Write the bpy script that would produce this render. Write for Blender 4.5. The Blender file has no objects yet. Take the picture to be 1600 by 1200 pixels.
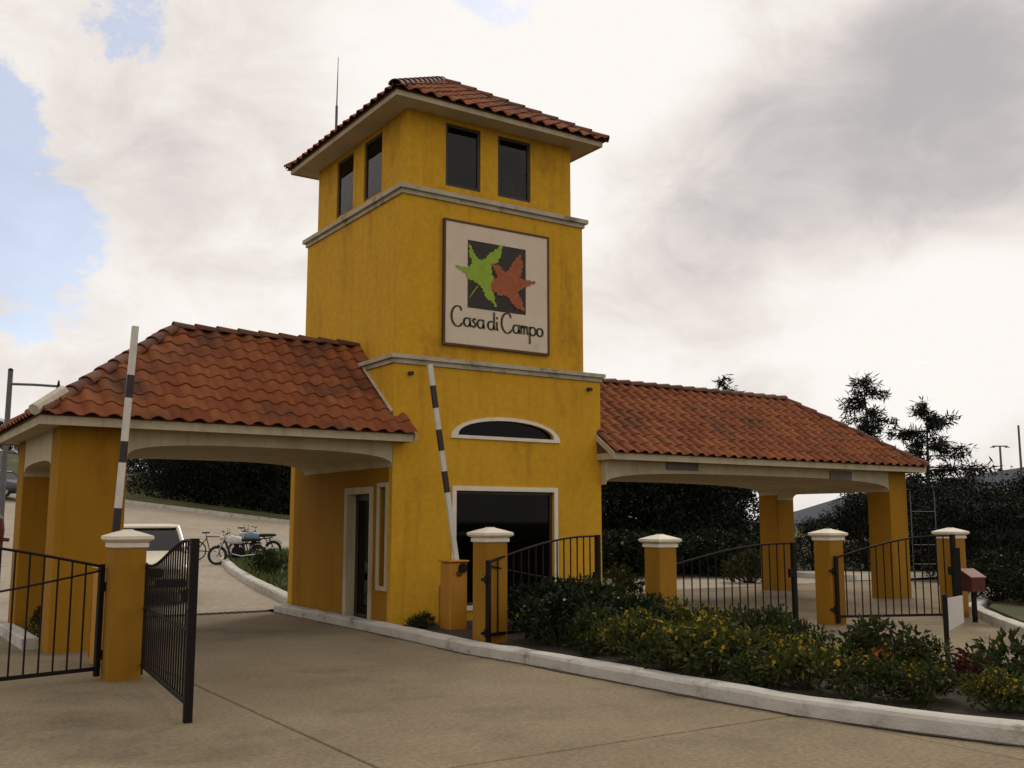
import bpy, bmesh, math, random
from mathutils import Vector, Matrix
from mathutils.geometry import tessellate_polygon

SC = bpy.context.scene
COL = SC.collection
R = math.radians
RND = random.Random(7)

# ------------------------------------------------------------------ camera
CAM = Vector((-7.127, -14.133, 1.65))
YAW, PITCH = 33.486, 7.764
cam = bpy.data.cameras.new('camera')
cam.lens = 36.0 * 1579.35 / 1600.0
cam.sensor_width = 36.0
cam.clip_end = 6000
cam.clip_start = 0.05
co = bpy.data.objects.new('camera', cam)
COL.objects.link(co)
co.location = CAM
co.rotation_euler = (R(90 + PITCH), 0, R(-YAW))
SC.camera = co
FWH = Vector((math.sin(R(YAW)), math.cos(R(YAW)), 0))
RT = Vector((math.cos(R(YAW)), -math.sin(R(YAW)), 0))

# ------------------------------------------------------------------ world / light / exposure
SUN_AZ, SUN_EL = 50.0, 44.0          # compass-like: 0 = +Y, 90 = +X
w = bpy.data.worlds.new('World'); SC.world = w; w.use_nodes = True
nt = w.node_tree; nt.nodes.clear()
def wn(t, **k):
    n = nt.nodes.new(t)
    for a, b in k.items(): setattr(n, a, b)
    return n
def wl(a, b): nt.links.new(a, b)
def wmath(op, a, b=None, clamp=False):
    n = wn('ShaderNodeMath', operation=op, use_clamp=clamp)
    for i, v in enumerate((a, b)):
        if v is None: continue
        if isinstance(v, (int, float)): n.inputs[i].default_value = v
        else: wl(v, n.inputs[i])
    return n.outputs[0]
out = wn('ShaderNodeOutputWorld'); bg = wn('ShaderNodeBackground')
sky = wn('ShaderNodeTexSky', sky_type='NISHITA', sun_disc=False)
sky.sun_elevation = R(SUN_EL); sky.sun_rotation = R(SUN_AZ); sky.altitude = 1500
sky.dust_density = 2.5
skym = wn('ShaderNodeVectorMath', operation='SCALE'); wl(sky.outputs[0], skym.inputs[0]); skym.inputs['Scale'].default_value = 0.15
tc = wn('ShaderNodeTexCoord')
nrm = wn('ShaderNodeVectorMath', operation='NORMALIZE'); wl(tc.outputs['Generated'], nrm.inputs[0])
DIR = nrm.outputs[0]
mp = wn('ShaderNodeMapping'); wl(DIR, mp.inputs[0]); mp.inputs['Scale'].default_value = (1, 1, 1.7)
def wnoise(scale, detail, rough, off, dist=0.0):
    m = wn('ShaderNodeMapping'); wl(mp.outputs[0], m.inputs[0]); m.inputs['Location'].default_value = off
    n = wn('ShaderNodeTexNoise'); wl(m.outputs[0], n.inputs['Vector'])
    n.inputs['Scale'].default_value = scale; n.inputs['Detail'].default_value = detail
    n.inputs['Roughness'].default_value = rough; n.inputs['Distortion'].default_value = dist
    return n.outputs[0]
def ramp(v, a, b, c=0.0, d=1.0):
    n = wn('ShaderNodeMapRange', interpolation_type='SMOOTHSTEP'); wl(v, n.inputs[0])
    for i, x in enumerate((a, b, c, d)): n.inputs[i + 1].default_value = x
    return n.outputs[0]
def bank(d, a0, a1):                    # 1 inside a0 degrees of direction d, 0 beyond a1
    n = wn('ShaderNodeVectorMath', operation='DOT_PRODUCT'); wl(DIR, n.inputs[0]); n.inputs[1].default_value = Vector(d).normalized()
    return ramp(n.outputs['Value'], math.cos(R(a1)), math.cos(R(a0)))
big = wnoise(3.4, 8, 0.58, (1.3, 4.1, 0.7), 0.3)
fine = wnoise(8.5, 9, 0.62, (5.3, 2.2, 3.7), 0.5)
soft = wnoise(2.3, 5, 0.5, (8.1, 0.4, 2.6), 0.2)
def tot(*a):
    v = a[0]
    for q in a[1:]: v = wmath('ADD', v, q)
    return v
def sc(v, k): return wmath('MULTIPLY', v, k)
gaps = tot(sc(bank((.085, .960, .258), 0, 8.5), .36), sc(bank((.165, .885, .445), 0, 4.5), .27), sc(bank((.03, .925, .375), 0, 7), .27), sc(bank((.473, .742, .495), 0, 4), .25))
edge = wnoise(15, 8, 0.65, (3.3, 7.2, 1.7), 0.6)
cover = wmath('SUBTRACT', tot(sc(big, .8), sc(fine, .8), sc(edge, .4), -.49), gaps)
mask = ramp(cover, .19, .30, .42, 1.0)
shade = tot(sc(bank((.70, .64, .30), 1, 10), .20), sc(bank((.76, .55, .345), 1, 9), .20), sc(bank((.82, .455, .36), 1, 10), .28), sc(bank((.27, .896, .34), 1, 10), .10))
glow = tot(sc(bank((.80, .56, .20), 0, 10), .22), sc(bank((.50, .75, .43), 0, 13), .16))
shn = wmath('SUBTRACT', tot(sc(soft, .5), sc(fine, .5), shade), glow)
dark = ramp(shn, .33, .95)
cr = wn('ShaderNodeValToRGB'); wl(dark, cr.inputs[0])
e = cr.color_ramp.elements
e[0].position = 0.0; e[0].color = (.985, 0.945, 0.90, 1)
e[1].position = 1.0; e[1].color = (0.49, 0.465, 0.47, 1)
x = e.new(.30); x.color = (0.83, 0.765, 0.72, 1)
x = e.new(.62); x.color = (0.66, 0.615, 0.60, 1)
mx = wn('ShaderNodeMix', data_type='RGBA'); wl(mask, mx.inputs[0])
wl(skym.outputs[0], mx.inputs[6]); wl(cr.outputs[0], mx.inputs[7])
wl(mx.outputs[2], bg.inputs[0]); bg.inputs[1].default_value = 1.0
wl(bg.outputs[0], out.inputs[0])

sl = bpy.data.lights.new('sun', 'SUN'); sl.energy = 1.3; sl.angle = R(14); sl.color = (1, .93, .82)
so = bpy.data.objects.new('sun', sl); COL.objects.link(so)
sd = Vector((math.sin(R(SUN_AZ)) * math.cos(R(SUN_EL)), math.cos(R(SUN_AZ)) * math.cos(R(SUN_EL)), math.sin(R(SUN_EL))))
so.rotation_euler = (-sd).to_track_quat('-Z', 'Y').to_euler(); so.location = (0, 0, 30)
SC.view_settings.view_transform = 'Standard'; SC.view_settings.look = 'None'
SC.view_settings.exposure = 0.0; SC.view_settings.gamma = 1.0
SC.view_settings.use_curve_mapping = False

# ------------------------------------------------------------------ materials
MATS = {}
def mat(name, c1, c2=None, rough=.7, scale=3.0, detail=6, bump=0.0, bscale=60.0, metal=0.0, spots=None, spot_at=(.58, .72), spot_scale=1.6, stretch=(1, 1, 1), rand=0.0, coord='Object', spec=.35, speck=None, streak=None):
    m = bpy.data.materials.new(name); m.use_nodes = True
    t = m.node_tree; b = t.nodes['Principled BSDF']
    N = lambda k: t.nodes.new(k)
    tcn = N('ShaderNodeTexCoord' if coord != 'World' else 'ShaderNodeNewGeometry'); mpn = N('ShaderNodeMapping')
    coord = 'Position' if coord == 'World' else coord
    t.links.new(tcn.outputs[coord], mpn.inputs[0])
    mpn.inputs['Scale'].default_value = stretch
    no = N('ShaderNodeTexNoise'); t.links.new(mpn.outputs[0], no.inputs['Vector'])
    no.inputs['Scale'].default_value = scale; no.inputs['Detail'].default_value = detail; no.inputs['Roughness'].default_value = .6
    c2 = c2 or tuple(v * .72 for v in c1)
    rp = N('ShaderNodeMapRange'); t.links.new(no.outputs[0], rp.inputs[0]); rp.inputs[1].default_value = .3; rp.inputs[2].default_value = .7
    mixn = N('ShaderNodeMix'); mixn.data_type = 'RGBA'; t.links.new(rp.outputs[0], mixn.inputs[0])
    mixn.inputs[6].default_value = (*c1, 1); mixn.inputs[7].default_value = (*c2, 1)
    colr = mixn.outputs[2]
    if spots:
        n2 = N('ShaderNodeTexNoise'); t.links.new(mpn.outputs[0], n2.inputs['Vector']); n2.inputs['Scale'].default_value = spot_scale
        n2.inputs['Detail'].default_value = 8; n2.inputs['Roughness'].default_value = .65
        r2 = N('ShaderNodeMapRange'); t.links.new(n2.outputs[0], r2.inputs[0]); r2.inputs[1].default_value, r2.inputs[2].default_value = spot_at
        m2 = N('ShaderNodeMix'); m2.data_type = 'RGBA'; t.links.new(r2.outputs[0], m2.inputs[0]); t.links.new(colr, m2.inputs[6]); m2.inputs[7].default_value = (*spots, 1)
        colr = m2.outputs[2]
    if rand:
        ge = N('ShaderNodeNewGeometry'); oi = N('ShaderNodeObjectInfo')
        ad = N('ShaderNodeMath'); ad.operation = 'ADD'; t.links.new(ge.outputs['Random Per Island'], ad.inputs[0]); t.links.new(oi.outputs['Random'], ad.inputs[1])
        fr = N('ShaderNodeMath'); fr.operation = 'FRACT'; t.links.new(ad.outputs[0], fr.inputs[0])
        mr = N('ShaderNodeMapRange'); t.links.new(fr.outputs[0], mr.inputs[0]); mr.inputs[3].default_value = 1 - rand; mr.inputs[4].default_value = 1 + rand
        hs = N('ShaderNodeHueSaturation'); t.links.new(mr.outputs[0], hs.inputs['Value']); t.links.new(colr, hs.inputs['Color'])
        mh = N('ShaderNodeMapRange'); t.links.new(fr.outputs[0], mh.inputs[0]); mh.inputs[3].default_value = .5 - .008 * rand / .3; mh.inputs[4].default_value = .5 + .012 * rand / .3
        t.links.new(mh.outputs[0], hs.inputs['Hue'])
        colr = hs.outputs[0]
    if streak:
        ms_ = N('ShaderNodeMapping'); t.links.new(tcn.outputs[coord], ms_.inputs[0]); ms_.inputs['Scale'].default_value = (4.5, 4.5, .22)
        n5 = N('ShaderNodeTexNoise'); t.links.new(ms_.outputs[0], n5.inputs['Vector']); n5.inputs['Scale'].default_value = 1.6; n5.inputs['Detail'].default_value = 7; n5.inputs['Roughness'].default_value = .65
        r5 = N('ShaderNodeMapRange'); t.links.new(n5.outputs[0], r5.inputs[0]); r5.inputs[1].default_value = .52; r5.inputs[2].default_value = .80; r5.inputs[4].default_value = .6
        m5 = N('ShaderNodeMix'); m5.data_type = 'RGBA'; t.links.new(r5.outputs[0], m5.inputs[0]); t.links.new(colr, m5.inputs[6]); m5.inputs[7].default_value = (*streak, 1); colr = m5.outputs[2]
    if speck:
        n4 = N('ShaderNodeTexNoise'); t.links.new(tcn.outputs[coord], n4.inputs['Vector']); n4.inputs['Scale'].default_value = speck[0]; n4.inputs['Detail'].default_value = 4; n4.inputs['Roughness'].default_value = .75
        r4 = N('ShaderNodeMapRange'); t.links.new(n4.outputs[0], r4.inputs[0]); r4.inputs[1].default_value = .3; r4.inputs[2].default_value = .7; r4.inputs[3].default_value = 1 - speck[1]; r4.inputs[4].default_value = 1 + speck[1]
        h4 = N('ShaderNodeHueSaturation'); t.links.new(r4.outputs[0], h4.inputs['Value']); t.links.new(colr, h4.inputs['Color']); colr = h4.outputs[0]
    t.links.new(colr, b.inputs['Base Color'])
    b.inputs['Roughness'].default_value = rough; b.inputs['Metallic'].default_value = metal
    b.inputs['Specular IOR Level'].default_value = spec
    if bump:
        n3 = N('ShaderNodeTexNoise'); t.links.new(tcn.outputs[coord], n3.inputs['Vector']); n3.inputs['Scale'].default_value = bscale; n3.inputs['Detail'].default_value = 5
        bp = N('ShaderNodeBump'); bp.inputs['Strength'].default_value = bump; bp.inputs['Distance'].default_value = .02
        t.links.new(n3.outputs[0], bp.inputs['Height']); t.links.new(bp.outputs[0], b.inputs['Normal'])
    MATS[name] = m
    return m

M = MATS
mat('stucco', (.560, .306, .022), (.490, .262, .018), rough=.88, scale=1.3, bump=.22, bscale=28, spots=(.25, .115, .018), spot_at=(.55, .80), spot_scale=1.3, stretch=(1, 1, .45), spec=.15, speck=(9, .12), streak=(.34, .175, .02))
mat('stucco_shaded', (.310, .152, .010), (.255, .120, .008), rough=.88, scale=1.3, bump=.2, bscale=28, spots=(.16, .065, .012), spot_at=(.6, .8), spot_scale=1.3, stretch=(1, 1, .4), spec=.15, streak=(.15, .065, .012))  # tower stucco darkened: portico shade and warm bounce put into the colour
mat('stucco_gate_shaded', (.30, .147, .011), (.235, .111, .009), rough=.88, scale=4, bump=.25, bscale=40, spots=(.22, .10, .02), spot_at=(.6, .8), spot_scale=3, stretch=(1, 1, .4), spec=.2)  # same yellow stucco, darkened for the dimmer light near the ground
mat('cream', (.50, .43, .30), (.40, .335, .22), rough=.85, scale=2.2, bump=.2, bscale=50, spots=(.26, .21, .14), spot_at=(.58, .82), spot_scale=2.3, stretch=(1, 1, .5), spec=.15, streak=(.22, .17, .11))
mat('cornice', (.46, .41, .32), (.34, .30, .22), rough=.9, scale=3, bump=.3, bscale=40, spots=(.13, .11, .075), spot_at=(.52, .7), spot_scale=3.2, spec=.2)
mat('trim_white', (.72, .65, .53), (.60, .53, .42), rough=.7, scale=5, bump=.1)
mat('tile', (.225, .068, .025), (.160, .048, .019), rough=.85, scale=7, bump=.4, bscale=35, spots=(.052, .036, .022), spot_at=(.50, .74), spot_scale=.9, rand=.17, coord='World', spec=.12)
mat('deck', (.12, .05, .03), rough=.9)
mat('ridge', (.15, .045, .020), (.09, .034, .018), rough=.8, scale=8, bump=.3, spots=(.07, .05, .035), spot_at=(.5, .7), spot_scale=3, rand=.3)
mat('mortar', (.55, .49, .38), (.4, .35, .27), rough=.9, scale=9, bump=.4)
mat('concrete', (.235, .188, .122), (.178, .140, .089), rough=.92, scale=.8, detail=10, bump=.45, bscale=40, spots=(.065, .050, .033), spot_at=(.52, .82), spot_scale=.5, spec=.12, speck=(22, .3))
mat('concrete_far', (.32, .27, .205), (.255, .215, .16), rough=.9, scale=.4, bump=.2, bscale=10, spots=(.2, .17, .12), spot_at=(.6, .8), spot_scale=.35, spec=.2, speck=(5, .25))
mat('kerb_paint', (.50, .47, .42), (.38, .355, .31), rough=.8, scale=3.5, bump=.4, bscale=40, spots=(.15, .125, .09), spot_at=(.56, .74), spot_scale=3.5, spec=.2)
mat('soil', (.045, .032, .02), (.025, .018, .012), rough=1, scale=5, bump=.8, bscale=25)
mat('dirt', (.085, .064, .040), (.050, .038, .024), rough=1, scale=9, bump=.5, bscale=60)
mat('grass', (.036, .046, .012), (.070, .066, .020), rough=1, scale=.6, bump=.8, bscale=30, spots=(.14, .11, .05), spot_at=(.58, .75), spot_scale=.25)
mat('grass_blade', (.06, .085, .016), (.09, .11, .02), rough=.8, scale=2, rand=.4)
mat('iron', (.006, .005, .005), (.014, .008, .006), rough=.6, scale=14, bump=.1, spec=.15)
mat('bronze_frame', (.045, .028, .018), (.03, .02, .013), rough=.5, scale=6)
mat('boom_white', (.60, .58, .52), (.48, .45, .38), rough=.55, scale=6, spots=(.3, .25, .18), spot_at=(.6, .75), spot_scale=7)
mat('boom_black', (.020, .014, .015), (.035, .016, .016), rough=.5, scale=9)
mat('cabinet', (.42, .185, .012), (.34, .145, .012), rough=.55, scale=4, spots=(.2, .09, .02), spot_at=(.62, .78), spot_scale=5)
mat('dark_red', (.10, .018, .012), (.06, .012, .01), rough=.6, scale=6)
mat('lid_sheen', (.26, .12, .10), (.20, .095, .08), rough=.5, scale=6)  # dark red paled: light reflected off the lid is put into its colour
mat('sign_face', (.62, .52, .40), (.54, .45, .34), rough=.75, scale=2.5, bump=.15, bscale=30, spots=(.44, .36, .26), spot_at=(.6, .8), spot_scale=2)
mat('sign_frame', (.10, .05, .022), (.07, .035, .016), rough=.7, scale=8)
mat('sign_black', (.022, .018, .015), (.04, .03, .022), rough=.7, scale=14)
mat('sign_green', (.26, .37, .022), (.20, .30, .018), rough=.6, scale=9)
mat('sign_orange', (.33, .085, .022), (.25, .06, .018), rough=.6, scale=9)
mat('ink', (.060, .050, .034), (.09, .075, .05), rough=.8, scale=20)
mat('plate_grey', (.16, .145, .115), (.11, .10, .08), rough=.7, scale=5)
mat('bark', (.05, .035, .025), (.03, .02, .015), rough=1, scale=6, bump=.6, bscale=20)
mat('stem', (.06, .06, .03), (.04, .035, .02), rough=.9, scale=8)
mat('interior', (.10, .08, .06), rough=.9)
mat('floor_tile', (.18, .14, .10), rough=.8)
mat('steel', (.35, .35, .36), (.25, .25, .26), rough=.45, scale=8, metal=.7)
mat('galv', (.13, .13, .13), (.09, .09, .09), rough=.7, scale=5)
mat('rubber', (.018, .018, .018), rough=.85, scale=20)
mat('car_beige', (.66, .58, .44), (.62, .54, .41), rough=.3, scale=1.5, spec=.6)
mat('car_dark', (.02, .028, .035), rough=.3, scale=2, spec=.6)
mat('chrome', (.5, .5, .5), rough=.2, metal=.9, scale=5)
mat('lamp_glass', (.6, .58, .52), rough=.15, scale=5)
mat('moto_white', (.62, .62, .60), rough=.35, scale=4)
mat('moto_blue', (.20, .30, .40), rough=.35, scale=4)
mat('moto_red', (.10, .02, .02), rough=.35, scale=4)
mat('stone', (.16, .13, .11), (.10, .08, .07), rough=.9, scale=4, bump=.6, bscale=12)
mat('paper_white', (.58, .54, .50), (.50, .46, .42), rough=.6, scale=5)
mat('hill_forest', (.018, .026, .038), (.028, .036, .048), rough=1, scale=.05, bump=.5, bscale=.2)
mat('grate', (.03, .026, .022), rough=.8, scale=8)

def leafmat(name, a, b, transl=.25):
    m = bpy.data.materials.new(name); m.use_nodes = True; t = m.node_tree; t.nodes.clear()
    N = lambda k: t.nodes.new(k)
    o = N('ShaderNodeOutputMaterial'); ge = N('ShaderNodeNewGeometry'); oi = N('ShaderNodeObjectInfo')
    ad = N('ShaderNodeMath'); t.links.new(ge.outputs['Random Per Island'], ad.inputs[0]); t.links.new(oi.outputs['Random'], ad.inputs[1])
    fr = N('ShaderNodeMath'); fr.operation = 'FRACT'; t.links.new(ad.outputs[0], fr.inputs[0])
    mixn = N('ShaderNodeMix'); mixn.data_type = 'RGBA'; t.links.new(fr.outputs[0], mixn.inputs[0])
    mixn.inputs[6].default_value = (*a, 1); mixn.inputs[7].default_value = (*b, 1)
    d = N('ShaderNodeBsdfPrincipled'); d.inputs['Roughness'].default_value = .6; d.inputs['Specular IOR Level'].default_value = .12
    t.links.new(mixn.outputs[2], d.inputs['Base Color'])
    tr = N('ShaderNodeBsdfTranslucent'); t.links.new(mixn.outputs[2], tr.inputs[0])
    ms = N('ShaderNodeMixShader'); ms.inputs[0].default_value = transl
    t.links.new(d.outputs[0], ms.inputs[1]); t.links.new(tr.outputs[0], ms.inputs[2]); t.links.new(ms.outputs[0], o.inputs[0])
    MATS[name] = m
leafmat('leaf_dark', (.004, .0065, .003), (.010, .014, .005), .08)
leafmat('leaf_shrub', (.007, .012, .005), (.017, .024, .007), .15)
leafmat('leaf_mid', (.017, .027, .007), (.046, .054, .013))
leafmat('leaf_bright', (.032, .046, .010), (.070, .076, .018))
leafmat('leaf_red', (.040, .011, .009), (.070, .022, .012))
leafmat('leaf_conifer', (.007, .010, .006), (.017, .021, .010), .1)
leafmat('petal_yellow', (.42, .28, .018), (.20, .13, .012), .3)
leafmat('petal_orange', (.40, .10, .012), (.50, .20, .02), .3)
leafmat('petal_pale', (.50, .42, .34), (.42, .30, .24), .3)

def glassmat(name, tint, rough=.03, ior=1.45):
    m = bpy.data.materials.new(name); m.use_nodes = True; t = m.node_tree; t.nodes.clear()
    N = lambda k: t.nodes.new(k)
    o = N('ShaderNodeOutputMaterial'); tr = N('ShaderNodeBsdfTransparent'); gl = N('ShaderNodeBsdfGlossy'); fr = N('ShaderNodeFresnel'); ms = N('ShaderNodeMixShader')
    no = N('ShaderNodeTexNoise'); no.inputs['Scale'].default_value = 1.5
    mixn = N('ShaderNodeMix'); mixn.data_type = 'RGBA'; t.links.new(no.outputs[0], mixn.inputs[0])
    mixn.inputs[6].default_value = (*tint, 1); mixn.inputs[7].default_value = (*[v * .8 for v in tint], 1)
    t.links.new(mixn.outputs[2], tr.inputs[0]); gl.inputs['Roughness'].default_value = rough; gl.inputs[0].default_value = (.9, .9, .9, 1)
    fr.inputs['IOR'].default_value = ior
    t.links.new(fr.outputs[0], ms.inputs[0]); t.links.new(tr.outputs[0], ms.inputs[1]); t.links.new(gl.outputs[0], ms.inputs[2]); t.links.new(ms.outputs[0], o.inputs[0])
    MATS[name] = m
glassmat('glass_tinted', (.16, .16, .155), .03, 1.22)
glassmat('glass_tower', (.62, .62, .62), .03, 1.3)
glassmat('glass_car', (.22, .24, .25))

# ------------------------------------------------------------------ mesh helpers
class MB:
    def __init__(s): s.v = []; s.f = []
    def add(s, vs, fs):
        o = len(s.v); s.v += [tuple(v) for v in vs]; s.f += [tuple(i + o for i in f) for f in fs]; return s
    def box(s, a, b, ch=0.0):
        x0, y0, z0 = [min(p, q) for p, q in zip(a, b)]; x1, y1, z1 = [max(p, q) for p, q in zip(a, b)]
        if ch <= 0:
            vs = [(x0, y0, z0), (x1, y0, z0), (x1, y1, z0), (x0, y1, z0), (x0, y0, z1), (x1, y0, z1), (x1, y1, z1), (x0, y1, z1)]
            fs = [(3, 2, 1, 0), (4, 5, 6, 7), (0, 1, 5, 4), (1, 2, 6, 5), (2, 3, 7, 6), (3, 0, 4, 7)]
            return s.add(vs, fs)
        c = min(ch, (x1 - x0) * .45, (y1 - y0) * .45, (z1 - z0) * .45)
        def ring(i, z): return [(x0 + i, y0, z), (x1 - i, y0, z), (x1, y0 + i, z), (x1, y1 - i, z), (x1 - i, y1, z), (x0 + i, y1, z), (x0, y1 - i, z), (x0, y0 + i, z)]
        def inn(i, z): return [(x0 + i, y0 + c, z), (x1 - i, y0 + c, z), (x1 - c, y0 + i, z), (x1 - c, y1 - i, z), (x1 - i, y1 - c, z), (x0 + i, y1 - c, z), (x0 + c, y1 - i, z), (x0 + c, y0 + i, z)]
        rs = [inn(c * 1.5, z0), ring(c, z0 + c), ring(c, z1 - c), inn(c * 1.5, z1)]
        vs = sum(rs, []); fs = []
        for k in range(3):
            for i in range(8): fs.append((k * 8 + i, k * 8 + (i + 1) % 8, (k + 1) * 8 + (i + 1) % 8, (k + 1) * 8 + i))
        fs.append(tuple(reversed(range(8)))); fs.append(tuple(range(24, 32)))
        return s.add(vs, fs)
    def tube(s, pts, rad, n=8, cap=True):
        pts = [Vector(p) for p in pts]
        if isinstance(rad, (int, float)): rad = [rad] * len(pts)
        vs = []; fs = []; prev = None
        for i, p in enumerate(pts):
            d = (pts[min(i + 1, len(pts) - 1)] - pts[max(i - 1, 0)]).normalized()
            if prev is None:
                a = Vector((0, 0, 1)) if abs(d.z) < .9 else Vector((1, 0, 0))
                u = d.cross(a).normalized()
            else:
                u = (prev - d * prev.dot(d)).normalized()
            prev = u; v = d.cross(u)
            for k in range(n):
                t = 2 * math.pi * k / n; vs.append(p + (u * math.cos(t) + v * math.sin(t)) * rad[i])
        for i in range(len(pts) - 1):
            for k in range(n): fs.append((i * n + k, i * n + (k + 1) % n, (i + 1) * n + (k + 1) % n, (i + 1) * n + k))
        if cap: fs.append(tuple(reversed(range(n)))); fs.append(tuple(range((len(pts) - 1) * n, len(pts) * n)))
        return s.add(vs, fs)
    def torus(s, c, r, q, axis='y', n=28, m=8):
        vs = []; fs = []
        for i in range(n):
            a = 2 * math.pi * i / n
            for j in range(m):
                b = 2 * math.pi * j / m; rr = r + q * math.cos(b); h = q * math.sin(b)
                p = (rr * math.cos(a), h, rr * math.sin(a)) if axis == 'y' else (h, rr * math.cos(a), rr * math.sin(a))
                vs.append(Vector(c) + Vector(p))
        for i in range(n):
            for j in range(m): fs.append((i * m + j, i * m + (j + 1) % m, ((i + 1) % n) * m + (j + 1) % m, ((i + 1) % n) * m + j))
        return s.add(vs, fs)
    def lathe(s, prof, c=(0, 0, 0), n=16, square=False):
        vs = []; fs = []; n = 4 if square else n
        for r, z in prof:
            for k in range(n):
                t = 2 * math.pi * (k + (.5 if square else 0)) / n; q = r * (math.sqrt(2) if square else 1)
                vs.append((c[0] + q * math.cos(t), c[1] + q * math.sin(t), c[2] + z))
        for i in range(len(prof) - 1):
            for k in range(n): fs.append((i * n + k, i * n + (k + 1) % n, (i + 1) * n + (k + 1) % n, (i + 1) * n + k))
        fs.append(tuple(reversed(range(n)))); fs.append(tuple(range((len(prof) - 1) * n, len(prof) * n)))
        return s.add(vs, fs)
    def slab(s, loop, holes, fn, t):      # polygon with holes, extruded; fn(u, v, d) -> xyz, d in 0..t
        loops = [list(loop)] + [list(h) for h in holes]
        flat = [p for l in loops for p in l]
        tris = tessellate_polygon([[Vector((p[0], p[1], 0)) for p in l] for l in loops])
        n = len(flat)
        vs = [fn(p[0], p[1], 0) for p in flat] + [fn(p[0], p[1], t) for p in flat]
        fs = [tuple(tr) for tr in tris] + [tuple(i + n for i in reversed(tr)) for tr in tris]
        o = 0
        for l in loops:
            k = len(l)
            for i in range(k):
                a, b = o + i, o + (i + 1) % k; fs.append((a, b, b + n, a + n))
            o += k
        return s.add(vs, fs)
    def mesh(s, name, m=None, smooth=False, fix=True):
        me = bpy.data.meshes.new(name); me.from_pydata([tuple(v) for v in s.v], [], s.f); me.validate()
        if fix:
            bm = bmesh.new(); bm.from_mesh(me); bmesh.ops.recalc_face_normals(bm, faces=bm.faces); bm.to_mesh(me); bm.free()
        if m: me.materials.append(MATS[m])
        if smooth: me.polygons.foreach_set('use_smooth', [True] * len(me.polygons))
        me.update(); return me
    def build(s, name, m, parent=None, smooth=False, fix=True, loc=None):
        return link(name, s.mesh(name, m, smooth, fix), parent, loc)

def link(name, me, parent=None, loc=None):
    o = bpy.data.objects.new(name, me); COL.objects.link(o)
    if parent: o.parent = parent
    if loc is not None: o.location = loc
    return o
def empty(name, label, cat, loc=(0, 0, 0), rz=0.0, group=None):
    o = bpy.data.objects.new(name, None); COL.objects.link(o); o.empty_display_size = .2
    o.location = loc; o.rotation_euler = (0, 0, rz); o['label'] = label; o['category'] = cat
    if group: o['group'] = group
    return o
def tag(o, label, cat, group=None):
    o['label'] = label; o['category'] = cat
    if group: o['group'] = group
    return o
def structure(o): o['kind'] = 'structure'; return o
def copy_tree(o, parent=None):
    c = o.copy(); COL.objects.link(c); c.parent = parent
    for ch in o.children: copy_tree(ch, c)
    return c
def smoothstep(a, b, x):
    t = max(0.0, min(1.0, (x - a) / (b - a))); return t * t * (3 - 2 * t)
ORD = ['first', 'second', 'third', 'fourth', 'fifth', 'sixth', 'seventh', 'eighth', 'ninth', 'tenth', 'eleventh', 'twelfth', 'thirteenth', 'fourteenth']

# terrain: level round the gate, rising behind and to the left
def H(x, y):
    p = Vector((x, y, 0)) - CAM; s = p.dot(FWH); t = p.dot(RT)
    d = max(0.0, min(s, 75) - 24)
    side = 1 - smoothstep(-9, 2, t)
    return side * (.03 * d + max(0.0, min(-t, 45) - 9) * .0035 * d)
def ST(s, t):                            # point at distance s ahead of and t to the right of the camera's ground point
    p = CAM + FWH * s + RT * t; return (p.x, p.y)
def PX(px, s):                           # ground position s metres ahead, in the direction of picture column px
    return ST(s, (px - 800) / 1579.35 * s)

# ------------------------------------------------------------------ ground, roads, kerbs
def grid(xs, ys, fn):
    mb = MB(); nx = len(xs)
    mb.v = [(x, y, fn(x, y)) for y in ys for x in xs]
    mb.f = [(j * nx + i, j * nx + i + 1, (j + 1) * nx + i + 1, (j + 1) * nx + i) for j in range(len(ys) - 1) for i in range(nx - 1)]
    return mb
xs = [-3000, -1200, -600, -300, -180, -120] + [-90 + 3 * i for i in range(61)] + [120, 180, 300, 600, 1200, 3000]
ys = [-3000, -1000, -300, -100, -50] + [-30 + 3 * i for i in range(51)] + [150, 200, 300, 600, 1200, 3000]
structure(grid(xs, ys, lambda x, y: H(x, y) - .06).build('ground', 'grass', smooth=True, fix=False))

# concrete drive in slabs with open joints
drv = structure(MB().box((-14.05, -22, -.10), (-.04, 4.25, -.030)).build('driveway', 'soil'))
cols = [-14, -9.0, -3.95, -.06]; rows = [-22, -17.4, -12.6, -7.95, -3.3, .9, 4.22]
for i in range(3):
    for j in range(6):
        g = .011; mb = MB().box((cols[i] + g, rows[j] + g, -.028), (cols[i + 1] - g, rows[j + 1] - g, RND.uniform(-.003, .003)), .008)
        mb.build('slab', 'concrete', drv)
rows[-1] = 4.66
lane = structure(MB().box((2.0, -22, -.10), (18.1, 4.66, -.030)).build('exit_lane', 'soil'))
cols = [2.02, 5.0, 8.2, 12.4, 18.0]
for i in range(4):
    for j in range(6):
        mb = MB().box((cols[i] + g, rows[j] + g, -.028), (cols[i + 1] - g, rows[j + 1] - g, RND.uniform(-.003, .003)), .008)
        mb.build('slab', 'concrete', lane)
ap = structure(MB().box((-.05, -22, -.10), (2.0, -8.0, -.006)).build('forecourt', 'concrete'))
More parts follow.
